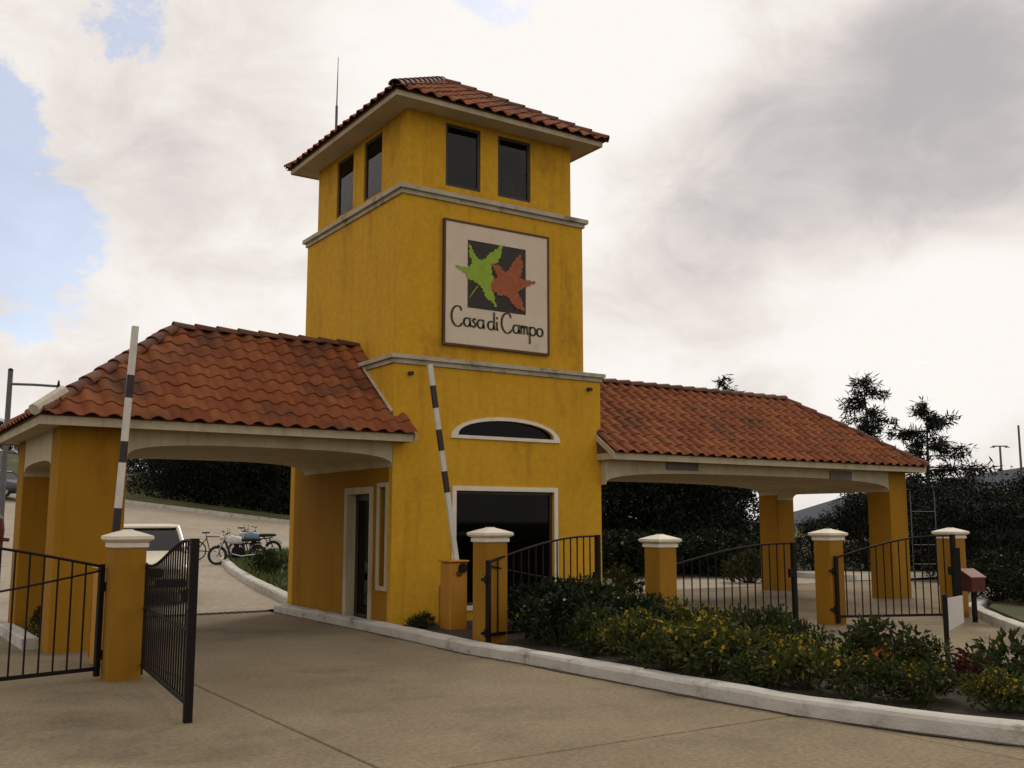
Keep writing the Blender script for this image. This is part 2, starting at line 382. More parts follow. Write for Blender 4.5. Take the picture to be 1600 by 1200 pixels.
# far apron and road behind the gatehouse, following the slope up
def road_mesh():
    mb = MB(); S = [15.2 + 1.30 * i for i in range(35)]; n = 41
    for k in range(n):
        for i, s in enumerate(S): pass
    rows_ = []
    for s in S:
        r = []
        tl, tr_ = -.62 * s, (.62 * s if s < 32 else -.20 * s)
        for k in range(n): r.append(tl + (tr_ - tl) * k / (n - 1))
        rows_.append((s, r))
    for s, r in rows_:
        for t in r:
            x, y = ST(s, t); y2 = max(y, 4.62)
            mb.v.append((x, y2, H(x, y2) + .004))
    for j in range(len(S) - 1):
        for k in range(n - 1): mb.f.append((j * n + k, j * n + k + 1, (j + 1) * n + k + 1, (j + 1) * n + k))
    return mb
structure(road_mesh().build('road', 'concrete_far', smooth=True, fix=False))
# drain across the drive
dr = structure(MB().box((-14, 4.25, -.09), (-.05, 4.66, -.05)).build('drain_channel', 'grate'))
for i in range(44): MB().box((-5.4 + i * .118, 4.27, -.045), (-5.4 + i * .118 + .05, 4.60, -.004)).build('bar', 'grate', dr)

def sweep(path, prof, jitter=.0, closed_prof=True):
    mb = MB(); pts = [Vector((*p, 0)) if len(p) == 2 else Vector(p) for p in path]; n = len(prof)
    rr = random.Random(3)
    for i, p in enumerate(pts):
        d = pts[min(i + 1, len(pts) - 1)] - pts[max(i - 1, 0)]; d.z = 0; d.normalize(); nn = Vector((d.y, -d.x, 0))
        for (a, z) in prof:
            mb.v.append(p + nn * (a + rr.uniform(-jitter, jitter)) + Vector((0, 0, z + (rr.uniform(-jitter, jitter) if z > 0 else 0))))
    for i in range(len(pts) - 1):
        for k in range(n):
            k2 = (k + 1) % n; mb.f.append((i * n + k, i * n + k2, (i + 1) * n + k2, (i + 1) * n + k))
    mb.f.append(tuple(range(n))); mb.f.append(tuple(reversed(range((len(pts) - 1) * n, len(pts) * n))))
    return mb
def densify(pts, step=.35):
    o = []
    for a, b in zip(pts[:-1], pts[1:]):
        a = Vector(a); b = Vector(b); k = max(1, int((b - a).length / step))
        for i in range(k): o.append(tuple(a + (b - a) * i / k))
    o.append(tuple(pts[-1])); return o
KP = [(0, -.05), (0, .11), (.02, .135), (.055, .145), (.20, .145), (.225, .13), (.225, -.05)]
KP = [(-a, z) for a, z in KP]
left_edge = [(-.28, 4.2), (-.29, 1.5), (-.30, -.5), (-.36, -2.0), (-.39, -3.0), (-.27, -4.4), (-.24, -6.0), (-.17, -7.3), (-.13, -8.0), (.06, -8.8), (.34, -9.7), (.80, -10.7), (1.5, -11.5), (2.2, -11.7)]
right_edge = [(2.2, -11.7), (2.55, -11.2), (2.55, -9), (2.7, -7), (3.1, -5), (3.5, -3.4), (3.7, -2), (3.9, -.6), (3.9, -.1)]
structure(sweep(densify(left_edge), KP, .006).build('kerb', 'kerb_paint'))
structure(sweep(densify(right_edge), KP, .006).build('kerb', 'kerb_paint'))
g_ = random.Random(5); mb = MB(); pk = densify(left_edge, .12)
for i, p in enumerate(pk):
    w_ = .035 + .03 * g_.random() + .02 * math.sin(i * .37); mb.v += [(p[0] + .03, p[1], .0052), (p[0] - w_, p[1], .0052)]
    if i: mb.f.append((2 * i - 2, 2 * i - 1, 2 * i + 1, 2 * i))
structure(mb.build('kerb_dirt', 'dirt', fix=False))
# planted island between the two kerbs
mb = MB(); L = left_edge[3:]; loop = [(x + .12, y) for x, y in L[:-1]] + [(2.2, -11.55)] + [(x - .12, y) for x, y in right_edge[1:]] + [(.0, -.1), (-.15, -.3)]
mb.slab(loop, [], lambda u, v, d: (u, v, -.04 + d), .14)
structure(mb.build('planting_bed', 'soil'))
structure(MB().box((-.16, .0, -.05), (-.005, 4.2, .10)).build('pavement', 'kerb_paint'))
# low island with grass behind the left archway
isl = [(.35, 5.0), (.95, 7.6), (1.75, 11.6), (2.5, 15.3), (3.5, 19.5), (4.3, 21.0), (6.0, 22.5), (9.5, 24)]
kz = densify([(x, y, H(x, y)) for x, y in isl], .5)
structure(sweep(kz, [(a * 1.1, z * 1.15) for a, z in [(-q, z) for q, z in KP]], .006).build('kerb', 'kerb_paint'))
mb = MB(); far = [(x + 9, y + .5) for x, y in isl]; n = len(isl)
for a, b in zip(isl, far):
    for k in range(8):
        x = a[0] + .2 + (b[0] - a[0]) * k / 7; y = a[1] + (b[1] - a[1]) * k / 7; mb.v.append((x, y, H(x, y) + .13 + .03 * math.sin(3 * x + y)))
for i in range(n - 1):
    for k in range(7): mb.f.append((i * 8 + k, i * 8 + k + 1, (i + 1) * 8 + k + 1, (i + 1) * 8 + k))
structure(mb.build('lawn', 'grass', smooth=True, fix=False))
mb = MB(); rg = random.Random(11)
for i in range(9000):
    u = rg.random() ** 1.3; k = rg.random() * (n - 1.01); a = int(k); f = k - a
    x = isl[a][0] + (isl[a + 1][0] - isl[a][0]) * f + .25 + u * 5; y = isl[a][1] + (isl[a + 1][1] - isl[a][1]) * f + u * .2
    z = H(x, y) + .10; h = rg.uniform(.10, .24); t = rg.uniform(0, 6.28); dx, dy = math.cos(t) * .022, math.sin(t) * .022
    mb.add([(x - dx, y - dy, z), (x + dx, y + dy, z), (x + rg.uniform(-.08, .08), y + rg.uniform(-.08, .08), z + h)], [(0, 1, 2)])
o = mb.build('grass', 'grass_blade', fix=False); o['kind'] = 'stuff'; o['label'] = 'short green grass on the kerbed island behind the archway'; o['category'] = 'grass'
# verge and kerb on the far side of the road
fp = [(*ST(59.4, t), H(*ST(59.4, t))) for t in [-42 + 1.5 * i for i in range(22)]]
structure(sweep(fp, [(0, -.05), (0, .18), (.35, .2), (.35, -.05)], .01).build('kerb', 'kerb_paint'))
mb = MB()
for p in fp:
    for k in range(4):
        q = Vector(p) + FWH * (k * .55 + .3); mb.v.append((q.x, q.y, H(q.x, q.y) + .12 + .07 * k))
for i in range(len(fp) - 1):
    for k in range(3): mb.f.append((i * 4 + k, i * 4 + k + 1, (i + 1) * 4 + k + 1, (i + 1) * 4 + k))
structure(mb.build('verge', 'grass', smooth=True, fix=False))
# right: kerb and bed beyond the last gate pillar, low kerb behind the right archway
structure(sweep(densify([(13.5, -1.6), (10.6, -3.0), (9.7, -3.75), (8.6, -4.75), (7.6, -5.75), (6.6, -7.0), (5.9, -8.6)]), [(-a, z) for a, z in KP], .006).build('kerb', 'kerb_paint'))
mb = MB().slab([(13.5, -1.7), (10.7, -3.12), (8.7, -4.87), (6.75, -7.1), (6.05, -8.6), (14, -16), (24, -10), (24, 0)], [], lambda u, v, d: (u, v, -.05 + d), .15)
structure(mb.build('lawn', 'grass'))
structure(sweep(densify([PX(930, 33.2), PX(1060, 32.8), PX(1200, 32), PX(1260, 30.5), PX(1330, 29)], .6), [(0, -.05), (0, .14), (.25, .16), (.25, -.05)], .008).build('kerb', 'kerb_paint'))
# distant forested hill
mb = MB(); hx = [i * 30 - 60 for i in range(34)]; hs = [420, 470, 520, 570, 640, 720, 820]
for s in hs:
    for t in hx:
        q = 1 - abs(s - 600) / 220; prof = 4 + 30 * smoothstep(90, 270, t) + 6 * math.sin(t * .021 + 1) + 3 * math.sin(t * .07)
        x, y = ST(s, t); mb.v.append((x, y, -2 + max(0, q) * prof))
for j in range(len(hs) - 1):
    for k in range(len(hx) - 1): a = j * len(hx) + k; mb.f.append((a, a + 1, a + len(hx) + 1, a + len(hx)))
structure(mb.build('hill', 'hill_forest', smooth=True, fix=False))

# ------------------------------------------------------------------ gatehouse
W, D, Z1, IN, Z2, IN2, Z3 = 4.117, 4.25, 4.27, .21, 7.146, .358, 8.55
gh = empty('gatehouse', 'yellow stuccoed gatehouse with square tower and two tiled drive-through porticos', 'gatehouse')

def rect(a, b, c, d): return [(a, b), (c, b), (c, d), (a, d)]
def lens(x0, x1, z0, rise, n=18):
    c = (x0 + x1) / 2; h = (x1 - x0) / 2
    return [(x0, z0), (x1, z0)] + [(c + h * math.cos(math.pi * k / n), z0 + rise * math.sin(math.pi * k / n) ** .9) for k in range(1, n)]
FW, DOOR, SLIT, LENS = (1.14, .32, 3.08, 2.15), (.76, .06, 1.60, 2.10), (.19, .66, .41, 2.19), (1.16, 3.08, 3.05, .27)
mb = MB()
mb.slab(rect(0, -.1, W, 4.13), [rect(*FW), lens(*LENS)], lambda u, v, d: (u, d, v), .12)
mb.box((0, .12, 2.95), (.22, D - .2, 4.13))
mb.box((W - .22, .12, -.1), (W, D - .2, 4.13)); mb.box((0, D - .2, -.1), (W, D, 4.13))
mb.box((.02, .02, 4.13), (W - .02, D - .02, 4.2))
mb.box((IN, IN, 4.2), (W - IN, D, 7.03))
wf = [(1.10, 7.34, 1.80, 8.46), (2.16, 7.34, 2.86, 8.46)]
ws = [(1.31, 7.36, 2.04, 8.46), (2.50, 7.36, 3.24, 8.46)]
y0, y1, x0, x1 = IN2, D - .12, IN2, W - IN2
mb.slab(rect(x0, 7.03, x1, Z3), [rect(*q) for q in wf], lambda u, v, d: (u, y0 + d, v), .14)
mb.slab(rect(x0, 7.03, x1, Z3), [rect(*q) for q in wf], lambda u, v, d: (u, y1 - d, v), .14)
mb.slab(rect(y0 + .14, 7.03, y1 - .14, Z3), [rect(*q) for q in ws], lambda u, v, d: (x0 + d, u, v), .14)
mb.slab(rect(y0 + .14, 7.03, y1 - .14, Z3), [rect(*q) for q in ws], lambda u, v, d: (x1 - d, u, v), .14)
tw = mb.build('tower_wall', 'stucco', gh)
MB().slab(rect(.12, -.1, D - .2, 2.95), [rect(*DOOR), rect(*SLIT)], lambda u, v, d: (d, u, v), .22).build('drive_wall', 'stucco_shaded', gh)  # wall below the portico roof, split off to carry shade in its colour
MB().box((.23, .13, 0), (W - .23, D - .21, .05)).build('floor', 'floor_tile', gh)

def ring(mb, a0, b0, a1, b1, z0, z1, off, depth):
    mb.slab(rect(a0 - off, b0 - off, a1 + off, b1 + off), [rect(a0 + depth, b0 + depth, a1 - depth, b1 - depth)], lambda u, v, d: (u, v, z0 + d), z1 - z0)
mb = MB(); ring(mb, 0, 0, W, D, 4.135, 4.21, .03, .15); ring(mb, 0, 0, W, D, 4.21, 4.275, .075, .15)
mb.box((.01, .01, 4.262), (W - .01, D - .01, 4.29)); mb.build('cornice', 'cornice', gh)
mb = MB(); ring(mb, IN, IN, W - IN, D, 7.0, 7.075, .035, .1); ring(mb, IN, IN, W - IN, D, 7.075, 7.15, .085, .1)
mb.box((IN + .01, IN + .01, 7.10), (W - IN - .01, D - .01, 7.165)); mb.build('cornice', 'cornice', gh)

# window and door joinery
def window_front(q, yo, inward, fm, gm, trim=None):
    a, b, c, d = q; fw = .05
    mb = MB().slab(rect(a + .002, b + .002, c - .002, d - .002), [rect(a + fw, b + fw, c - fw, d - fw)], lambda u, v, t: (u, yo + inward * (.025 + t), v), .05)
    f = mb.build('window', fm, gh)
    MB().box((a + fw - .006, yo + inward * .045, b + fw - .006), (c - fw + .006, yo + inward * .055, d - fw + .006)).build('pane', gm, f)
    return f
def window_side(q, xo, inward, fm, gm):
    a, b, c, d = q; fw = .05
    mb = MB().slab(rect(a + .002, b + .002, c - .002, d - .002), [rect(a + fw, b + fw, c - fw, d - fw)], lambda u, v, t: (xo + inward * (.025 + t), u, v), .05)
    f = mb.build('window', fm, gh)
    MB().box((xo + inward * .045, a + fw - .006, b + fw - .006), (xo + inward * .055, c - fw + .006, d - fw + .006)).build('pane', gm, f)
for q in wf: window_front(q, y0, 1, 'bronze_frame', 'glass_tower'); window_front(q, y1, -1, 'bronze_frame', 'glass_tower')
for q in ws: window_side(q, x0, 1, 'bronze_frame', 'glass_tower'); window_side(q, x1, -1, 'bronze_frame', 'glass_tower')
# big guardroom window
f = window_front(FW, .03, 1, 'bronze_frame', 'glass_tinted')
MB().slab(rect(FW[0] - .075, FW[1] - .075, FW[2] + .075, FW[3] + .075), [rect(*FW)], lambda u, v, t: (u, -.025 + t, v), .024).build('surround', 'trim_white', f)
# lens-shaped light over it
mb = MB(); o_l = lens(LENS[0] - .13, LENS[1] + .13, LENS[2] - .055, LENS[3] + .115)
f = mb.slab(o_l, [lens(*LENS)], lambda u, v, t: (u, -.03 + t, v), .029).build('window', 'trim_white', gh)
MB().slab(lens(LENS[0] + .004, LENS[1] - .004, LENS[2] + .002, LENS[3] - .003), [], lambda u, v, t: (u, .06 + t, v), .01).build('pane', 'glass_tinted', f)
# side door and slit window
a, b, c, d = DOOR
dr_ = MB().slab([(a + .002, b), (c - .002, b), (c - .002, d - .002), (a + .002, d - .002)], [rect(a + .10, b + .10, c - .10, d - .10)], lambda u, v, t: (.13 + t, u, v), .04).build('door', 'bronze_frame', gh)
MB().box((.145, a + .09, b + .09), (.155, c - .09, d - .09)).build('pane', 'glass_tinted', dr_)
MB().tube([(.11, a + .13, 1.0), (.095, a + .13, 1.0), (.095, a + .20, 1.0)], .012).build('handle', 'steel', dr_)
MB().slab([(a - .11, 0.0), (a, 0.0), (a, d), (c, d), (c, 0.0), (c + .12, 0.0), (c + .12, d + .11), (a - .11, d + .11)], [], lambda u, v, t: (-.025 + t, u, v), .024).build('surround', 'cream', dr_)
MB().box((-.02, a, .0), (.21, c, .06)).build('threshold', 'kerb_paint', dr_)
MB().box((.0, c - .012, .06), (.128, c - .001, d)).build('lining', 'cream', dr_)
a, b, c, d = SLIT
f = MB().slab(rect(a - .07, b - .07, c + .08, d + .07), [rect(a, b, c, d)], lambda u, v, t: (-.025 + t, u, v), .024).build('window', 'cream', gh)
MB().box((.12, a + .002, b + .002), (.13, c - .002, d - .002)).build('pane', 'glass_tinted', f)
# water spouts below the cornice
for x in (.27, 3.84):
    MB().tube([(x, .02, 3.985), (x, -.10, 3.975)], .035, 10).build('spout', 'bronze_frame', gh)

# portico pillars and vaulted beams
def pillar(a, b): return MB().box((a[0], a[1], -.1), (b[0], b[1], 2.90), .012).build('pillar', 'stucco_shaded', gh)
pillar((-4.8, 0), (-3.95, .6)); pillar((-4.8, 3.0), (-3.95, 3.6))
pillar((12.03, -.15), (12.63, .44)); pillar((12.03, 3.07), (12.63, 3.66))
def arch(u0, u1, zs, rise, ztop, n=30, p=3.0):
    c = (u0 + u1) / 2; h = (u1 - u0) / 2; pts = []
    for k in range(n + 1):
        q = -math.cos(math.pi * k / n); z = zs + rise * (max(0, 1 - abs(q) ** p)) ** (1 / p); pts.append((c + h * q, z))
    return [(u1, ztop), (u0, ztop)] + pts
MB().slab(arch(-3.949, -.001, 2.50, .215, 2.95), [], lambda u, v, t: (u, .012 + t, v), 3.575).build('vault', 'cream', gh)
MB().slab(arch(.601, 2.999, 2.34, .16, 2.95), [], lambda u, v, t: (-4.788 + t, u, v), .825).build('end_beam', 'cream', gh)
MB().slab(arch(4.118, 12.029, 2.30, .25, 2.85), [], lambda u, v, t: (u, -.138 + t, v), 3.78).build('vault', 'cream', gh)
MB().slab(arch(.441, 3.069, 2.18, .22, 2.85), [], lambda u, v, t: (12.042 + t, u, v), .575).build('end_beam', 'cream', gh)
for (a, b) in ((5.53, 6.33), (10.07, 10.77)):
    MB().box((a, -.165, 2.60 if a < 7 else 2.52), (b, -.139, 2.79 if a < 7 else 2.70), .006).build('plate', 'plate_grey', gh)

# eaves: fascia boards and soffits
def eaves(x0, x1, y0, y1, z, inn, th=.115, cutx=None):
    ring_ = MB().slab(rect(x0, y0, x1, y1), [rect(x0 + .03, y0 + .03, x1 - .03, y1 - .03)], lambda u, v, t: (u, v, z - th + t), th)
    f = ring_.build('fascia', 'cream', gh)
    s = MB().slab(rect(x0 + .031, y0 + .031, x1 - .031, y1 - .031), [rect(*inn)] if inn else [], lambda u, v, t: (u, v, z - th + .02 + t), .02)
    s.build('soffit', 'cream', gh)
eaves(-5.10, .20, -.32, 3.95, 2.985, None)
eaves(4.03, 12.93, -.46, 4.0, 2.845, None)
eaves(IN2 - .43, W - IN2 + .43, IN2 - .43, D - .12 + .43, 8.62, (IN2 + .01, IN2 + .01, W - IN2 - .01, D - .13), th=.09)

# tiled roofs
TWD, TLN = .275, .315
def tile_mesh():
    mb = MB(); n = 9; prof = []
    for k in range(n + 1):
        q = k / n
        z = .043 * math.sin(math.pi * min(1, q / .62)) if q < .62 else -.012 * math.sin(math.pi * (q - .62) / .38)
        prof.append((q * TWD * 1.03, z))
    for yy, dz in ((-.03, .026), (TLN + .04, .006)):
        for x_, z in prof: mb.v.append((x_, yy, z + dz))
    for x_, z in prof: mb.v.append((x_, -.03, z + .012))
    m_ = n + 1
    for k in range(n): mb.f.append((k, k + 1, m_ + k + 1, m_ + k)); mb.f.append((2 * m_ + k, 2 * m_ + k + 1, k + 1, k))
    return mb
TM = tile_mesh(); TILE = TM.mesh('tile', 'tile', smooth=False, fix=False)
TILES = []
def tiles_on(roof, poly):
    p = [Vector(q) for q in poly]; u = (p[1] - p[0]).normalized(); nrm_ = u.cross(p[-1] - p[0]).normalized(); v = nrm_.cross(u)
    P2 = [((q - p[0]).dot(u), (q - p[0]).dot(v)) for q in p]
    um = max(a for a, _ in P2); vm = max(b for _, b in P2); u_min = min(a for a, _ in P2)
    edges = []
    for i in range(1, len(P2)):
        a = Vector((*P2[i], 0)); b = Vector((*P2[(i + 1) % len(P2)], 0)); dd = (b - a).normalized(); edges.append((a, Vector((-dd.y, dd.x, 0))))
    nc = int(math.ceil(um / TWD)); nr = int(math.ceil(vm / TLN))
    rot = Matrix((( u.x, v.x, nrm_.x), (u.y, v.y, nrm_.y), (u.z, v.z, nrm_.z))).to_4x4()
    for r in range(nr):
        for c in range(nc):
            a0, b0 = c * TWD, r * TLN
            cs = [Vector((a0, b0, 0)), Vector((a0 + TWD, b0, 0)), Vector((a0 + TWD, b0 + TLN, 0)), Vector((a0, b0 + TLN, 0))]
            cut = []; dead = False
            for (q, nn) in edges:
                ds = [(k - q).dot(nn) for k in cs]
                if max(ds) < .02: dead = True; break
                if min(ds) < -.002: cut.append((q - Vector((a0, b0, 0)), nn))
            if dead: continue
            jit = Matrix.Rotation(RND.uniform(-.012, .012), 4, 'Z') @ Matrix.Translation((0, RND.uniform(-.008, .008), RND.uniform(0, .006)))
            org = p[0] + u * a0 + v * b0 + nrm_ * .015
            mw = Matrix.Translation(org) @ rot @ jit
            view = (CAM - org); facing = view.normalized().dot(nrm_)
            TILES.append((max(facing, 0) / view.length_squared if facing > .03 else -1 / view.length, roof, mw, cut))
def clipped(cut):
    bm = bmesh.new(); me = TILE.copy(); bm.from_mesh(me)
    for q, nn in cut:
        bmesh.ops.bisect_plane(bm, geom=bm.verts[:] + bm.edges[:] + bm.faces[:], plane_co=q, plane_no=nn, clear_inner=True)
    bm.to_mesh(me); bm.free(); return me
def ridge_line(roof, a, b, m='ridge', r=.108):
    a = Vector(a) - Vector((0, 0, .026)); b = Vector(b) - Vector((0, 0, .026)); L_ = (b - a).length; k = max(1, round(L_ / .36)); d = (b - a).normalized()
    sx = d.cross(Vector((0, 0, 1))).normalized(); up_ = sx.cross(d)
    for i in range(k):
        mb = MB(); n = 8; s0 = a + (b - a) * (i / k) - d * .03; s1 = a + (b - a) * ((i + 1) / k) + d * .02
        for (s_, rr, lift) in ((s0, r * 1.08, .022), (s1, r * .92, .0)):
            for q in (1.0, .82):
                for j in range(n + 1):
                    t = math.pi * j / n; mb.v.append(s_ + sx * (rr * q * math.cos(t)) + up_ * (rr * q * .85 * math.sin(t) + lift - .012))
        m_ = n + 1
        for j in range(n):
            mb.f.append((j, j + 1, 2 * m_ + j + 1, 2 * m_ + j)); mb.f.append((m_ + j + 1, m_ + j, j, j + 1))
            mb.f.append((3 * m_ + j, 3 * m_ + j + 1, 2 * m_ + j + 1, 2 * m_ + j))
        mb.build('ridge_tile', m if not (i == 0 and m == 'ridge_m') else 'mortar', roof)
def roof(x0, x1, y0, y1, z0, zr, rx0, rx1, ry):
    mb = MB(); dz = .0
    P = [(x0, y0, z0), (x1, y0, z0), (x1, y1, z0), (x0, y1, z0), (rx0, ry, zr), (rx1, ry, zr)]
    if abs(rx0 - rx1) < .01: fs = [(0, 1, 4), (1, 2, 4), (2, 3, 4), (3, 0, 4), (3, 2, 1, 0)]
    else: fs = [(0, 1, 5, 4), (1, 2, 5), (2, 3, 4, 5), (3, 0, 4), (3, 2, 1, 0)]
    mb.add(P, fs); rf = mb.build('roof', 'deck', gh)
    for f_ in fs[:-1]:
        pl = [P[i] for i in f_]
        n_ = (Vector(pl[1]) - Vector(pl[0])).cross(Vector(pl[-1]) - Vector(pl[0]))
        if abs(n_.z) > 1e-3: tiles_on(rf, pl)
    return rf
rl = roof(-5.14, .20, -.36, 4.0, 2.99, 4.64, -2.91, .20, 1.82)
rr_ = roof(4.03, 12.97, -.50, 4.04, 2.85, 4.43, 4.03, 10.98, 1.82)
e_ = .47
rt_ = roof(IN2 - e_, W - IN2 + e_, IN2 - e_, D - .12 + e_, 8.625, 10.13, 2.06, 2.06, 2.24)
ridge_line(rl, (-5.10, -.32, 3.05), (-2.91, 1.82, 4.69)); ridge_line(rl, (-5.10, 3.96, 3.05), (-2.91, 1.82, 4.69)); ridge_line(rl, (-2.93, 1.82, 4.69), (.2, 1.82, 4.69))
ridge_line(rr_, (12.93, -.46, 2.91), (10.98, 1.82, 4.48)); ridge_line(rr_, (12.93, 4.0, 2.91), (10.98, 1.82, 4.48)); ridge_line(rr_, (10.98, 1.82, 4.48), (4.1, 1.82, 4.48))
ap_ = (2.06, 2.24, 10.18)
for cxy in ((IN2 - e_, IN2 - e_), (W - IN2 + e_, IN2 - e_), (IN2 - e_, D - .12 + e_), (W - IN2 + e_, D - .12 + e_)): ridge_line(rt_, (*cxy, 8.68), ap_)
MB().lathe([(.10, -.06), (.11, .0), (.07, .05), (.02, .07)], ap_, 12).build('ridge_cap', 'ridge', rt_)
# pale mortar where the hips end, verge boards in front of the tower
for (q0, q1) in (((-5.19, -.41, 3.035), (-4.80, -.03, 3.33)),):
    MB().tube([q0, q1], [.075, .085], 8).build('hip_mortar', 'mortar', rl)
for (rfo, X, ya, za, yb, zb) in ((rl, .20, -.36, 2.99, .0, 3.262), (rr_, 4.03, -.50, 2.85, .0, 3.19)):
    s_ = 1 if X < 1 else -1
    MB().add([(X, ya, za - .11), (X, yb, zb - .11), (X, yb, zb - .0), (X, ya, za), (X + s_ * .025, ya, za - .11), (X + s_ * .025, yb, zb - .11), (X + s_ * .025, yb, zb), (X + s_ * .025, ya, za)],
             [(0, 1, 2, 3), (7, 6, 5, 4), (0, 4, 5, 1), (1, 5, 6, 2), (2, 6, 7, 3), (3, 7, 4, 0)]).build('verge_board', 'cream', rfo)
# flashing where the left roof meets the tower
mb = MB(); q = [(-.012, .0, 3.32), (-.012, 1.22, 4.255)]
mb.tube([(-.01, .02, 3.36), (-.01, 1.15, 4.225)], .03, 6).build('flashing', 'cream', rl)
TILES.sort(key=lambda t: -t[0])
rest = MB()
for i, (sc_, rf, mw, cut) in enumerate(TILES):
    me = clipped(cut) if cut else TILE
    if len(me.polygons) == 0: continue
    if i < 300:
        o = link('tile', me, rf); o.matrix_local = mw
    else:
        rest.add([mw @ v.co for v in me.vertices], [tuple(p.vertices) for p in me.polygons])
o = rest.build('tile_field', 'tile', gh, fix=False); o['kind'] = 'stuff'; o['label'] = 'remaining terracotta roof tiles'

# ------------------------------------------------------------------ sign on the tower
SY = IN - .004
sg = empty('sign_panel', 'square cream sign with two leaves and painted lettering on the tower front', 'sign', (2.04, SY, 4.55))
def S(v): return (v[0] - 2.04, v[1] - SY, v[2] - 4.55)
X0, X1, ZA, ZB = 1.0, 3.08, 4.58, 6.66
MB().box(S((X0, SY - .05, ZA)), S((X1, SY, ZB)), .006).build('panel', 'sign_face', sg)
MB().slab(rect(X0 - .035, ZA - .035, X1 + .035, ZB + .035), [rect(X0 + .001, ZA + .001, X1 - .001, ZB - .001)], lambda u, v, t: S((u, SY - .06 + t, v)), .06).build('frame', 'sign_frame', sg)
MB().box(S((1.43, SY - .056, 5.22)), S((2.61, SY - .049, 6.385))).build('square', 'sign_black', sg)
green = [(1.45, 6.31), (1.51, 6.23), (1.57, 6.12), (1.71, 6.05), (1.84, 6.18), (2.12, 6.4), (2.09, 6.21), (2.0, 6.06), (1.92, 6.02), (1.89, 5.94), (1.94, 5.76), (1.88, 5.64), (1.94, 5.5), (2.0, 5.28), (1.89, 5.39), (1.79, 5.43), (1.73, 5.58), (1.62, 5.66), (1.44, 5.71), (1.4, 5.81), (1.3, 5.85), (1.19, 5.91), (1.3, 5.9), (1.41, 5.89), (1.52, 5.98), (1.46, 6.14)]
orange = [(1.89, 6.03), (2.06, 6.01), (2.18, 5.91), (2.26, 5.97), (2.33, 6.11), (2.49, 6.29), (2.54, 6.11), (2.51, 5.96), (2.46, 5.86), (2.65, 5.83), (2.82, 5.83), (2.65, 5.75), (2.49, 5.65), (2.43, 5.59), (2.51, 5.47), (2.57, 5.28), (2.4, 5.32), (2.3, 5.42), (2.21, 5.52), (2.06, 5.5), (1.92, 5.57), (1.88, 5.65), (1.94, 5.75), (2.03, 5.8), (1.97, 5.92)]
def jag(pl, seed):
    g = random.Random(seed); o = []
    for a, b in zip(pl, pl[1:] + pl[:1]):
        a = Vector(a); b = Vector(b); o.append(tuple(a)); d = b - a
        if d.length > .09:
            n_ = Vector((-d.y, d.x)).normalized(); m_ = 2 + 2 * int(d.length / .12)
            for q in range(1, m_): o.append(tuple(a + d * (q / m_ + g.uniform(-.04, .04)) + n_ * (.020 if q % 2 else -.012) * g.uniform(.5, 1.3)))
    return o
green = jag(green, 1); orange = jag(orange, 2)
MB().slab(green, [], lambda u, v, t: S((u, SY - .062 + t, v)), .010).build('leaf', 'sign_green', sg)['label'] = 'lime green painted leaf'
MB().slab(orange, [], lambda u, v, t: S((u, SY - .068 + t, v)), .014).build('leaf', 'sign_orange', sg)['label'] = 'orange painted leaf'
MB().tube([S((1.46, SY - .06, 5.38)), S((1.54, SY - .06, 5.50)), S((1.62, SY - .06, 5.60))], [.006, .01, .012], 6).build('leaf_stalk', 'sign_green', sg)
def arc(cx, cy, rx, ry, a0, a1, n=10): return [(cx + rx * math.cos(R(a0 + (a1 - a0) * k / n)), cy + ry * math.sin(R(a0 + (a1 - a0) * k / n))) for k in range(n + 1)]
GL = {  # pen strokes, x-height 0.5, cap height 1
 'C': ([arc(.38, .48, .38, .56, 62, 300, 16) + [(.66, .12)], [(.56, .97), (.60, .82)]], .74),
 'a': ([arc(.22, .22, .20, .23, 60, 350, 12), [(.40, .46), (.40, .10), (.47, .0)]], .50),
 's': ([[(.28, .42), (.18, .47), (.07, .38), (.14, .27), (.25, .19), (.24, .06), (.12, -.01), (.02, .06)]], .35),
 'd': ([arc(.22, .22, .20, .23, 60, 350, 12), [(.42, .95), (.41, .10), (.49, .0)]], .52),
 'i': ([[(.08, .46), (.08, .06), (.15, .0)], [(.08, .64), (.10, .72)]], .22),
 'm': ([[(.05, .46), (.06, .0)], [(.06, .32), (.16, .45), (.24, .42), (.26, .0)], [(.26, .32), (.36, .45), (.45, .42), (.47, .05), (.53, .0)]], .57),
 'p': ([[(.06, .46), (.06, -.50)], arc(.26, .22, .20, .24, 150, -150, 12)], .52),
 'o': ([arc(.22, .22, .20, .23, 80, 440, 14)], .48), ' ': ([], .16)}
def lettering(txt, x, z0, z1, x_end, hgt):
    mb = MB(); tot = sum(GL[c][1] for c in txt); k = (x_end - x) / tot; cx = x
    for i, c in enumerate(txt):
        st, adv = GL[c]; fx = (cx - x) / (x_end - x); zb = z0 + (z1 - z0) * fx
        for pl in st:
            for (p0, p1) in zip(pl[:-1], pl[1:]):
                a = Vector((cx + p0[0] * k, zb + p0[1] * hgt)); b = Vector((cx + p1[0] * k, zb + p1[1] * hgt)); d = (b - a)
                if d.length < 1e-4: continue
                nn = Vector((-d.y, d.x)).normalized(); wd = .009 + .012 * abs(d.normalized().y); d.normalize(); a -= d * .006; b += d * .006
                q = [a + nn * wd, b + nn * wd, b - nn * wd, a - nn * wd]
                mb.add([S((v.x, SY - .0555, v.y)) for v in q] + [S((v.x, SY - .0495, v.y)) for v in q], [(3, 2, 1, 0), (0, 1, 5, 4), (1, 2, 6, 5), (2, 3, 7, 6), (3, 0, 4, 7)])
        cx += adv * k
    return mb
lettering('Casa di Campo', 1.12, 4.90, 4.87, 2.99, .31).build('lettering', 'ink', sg, fix=False)

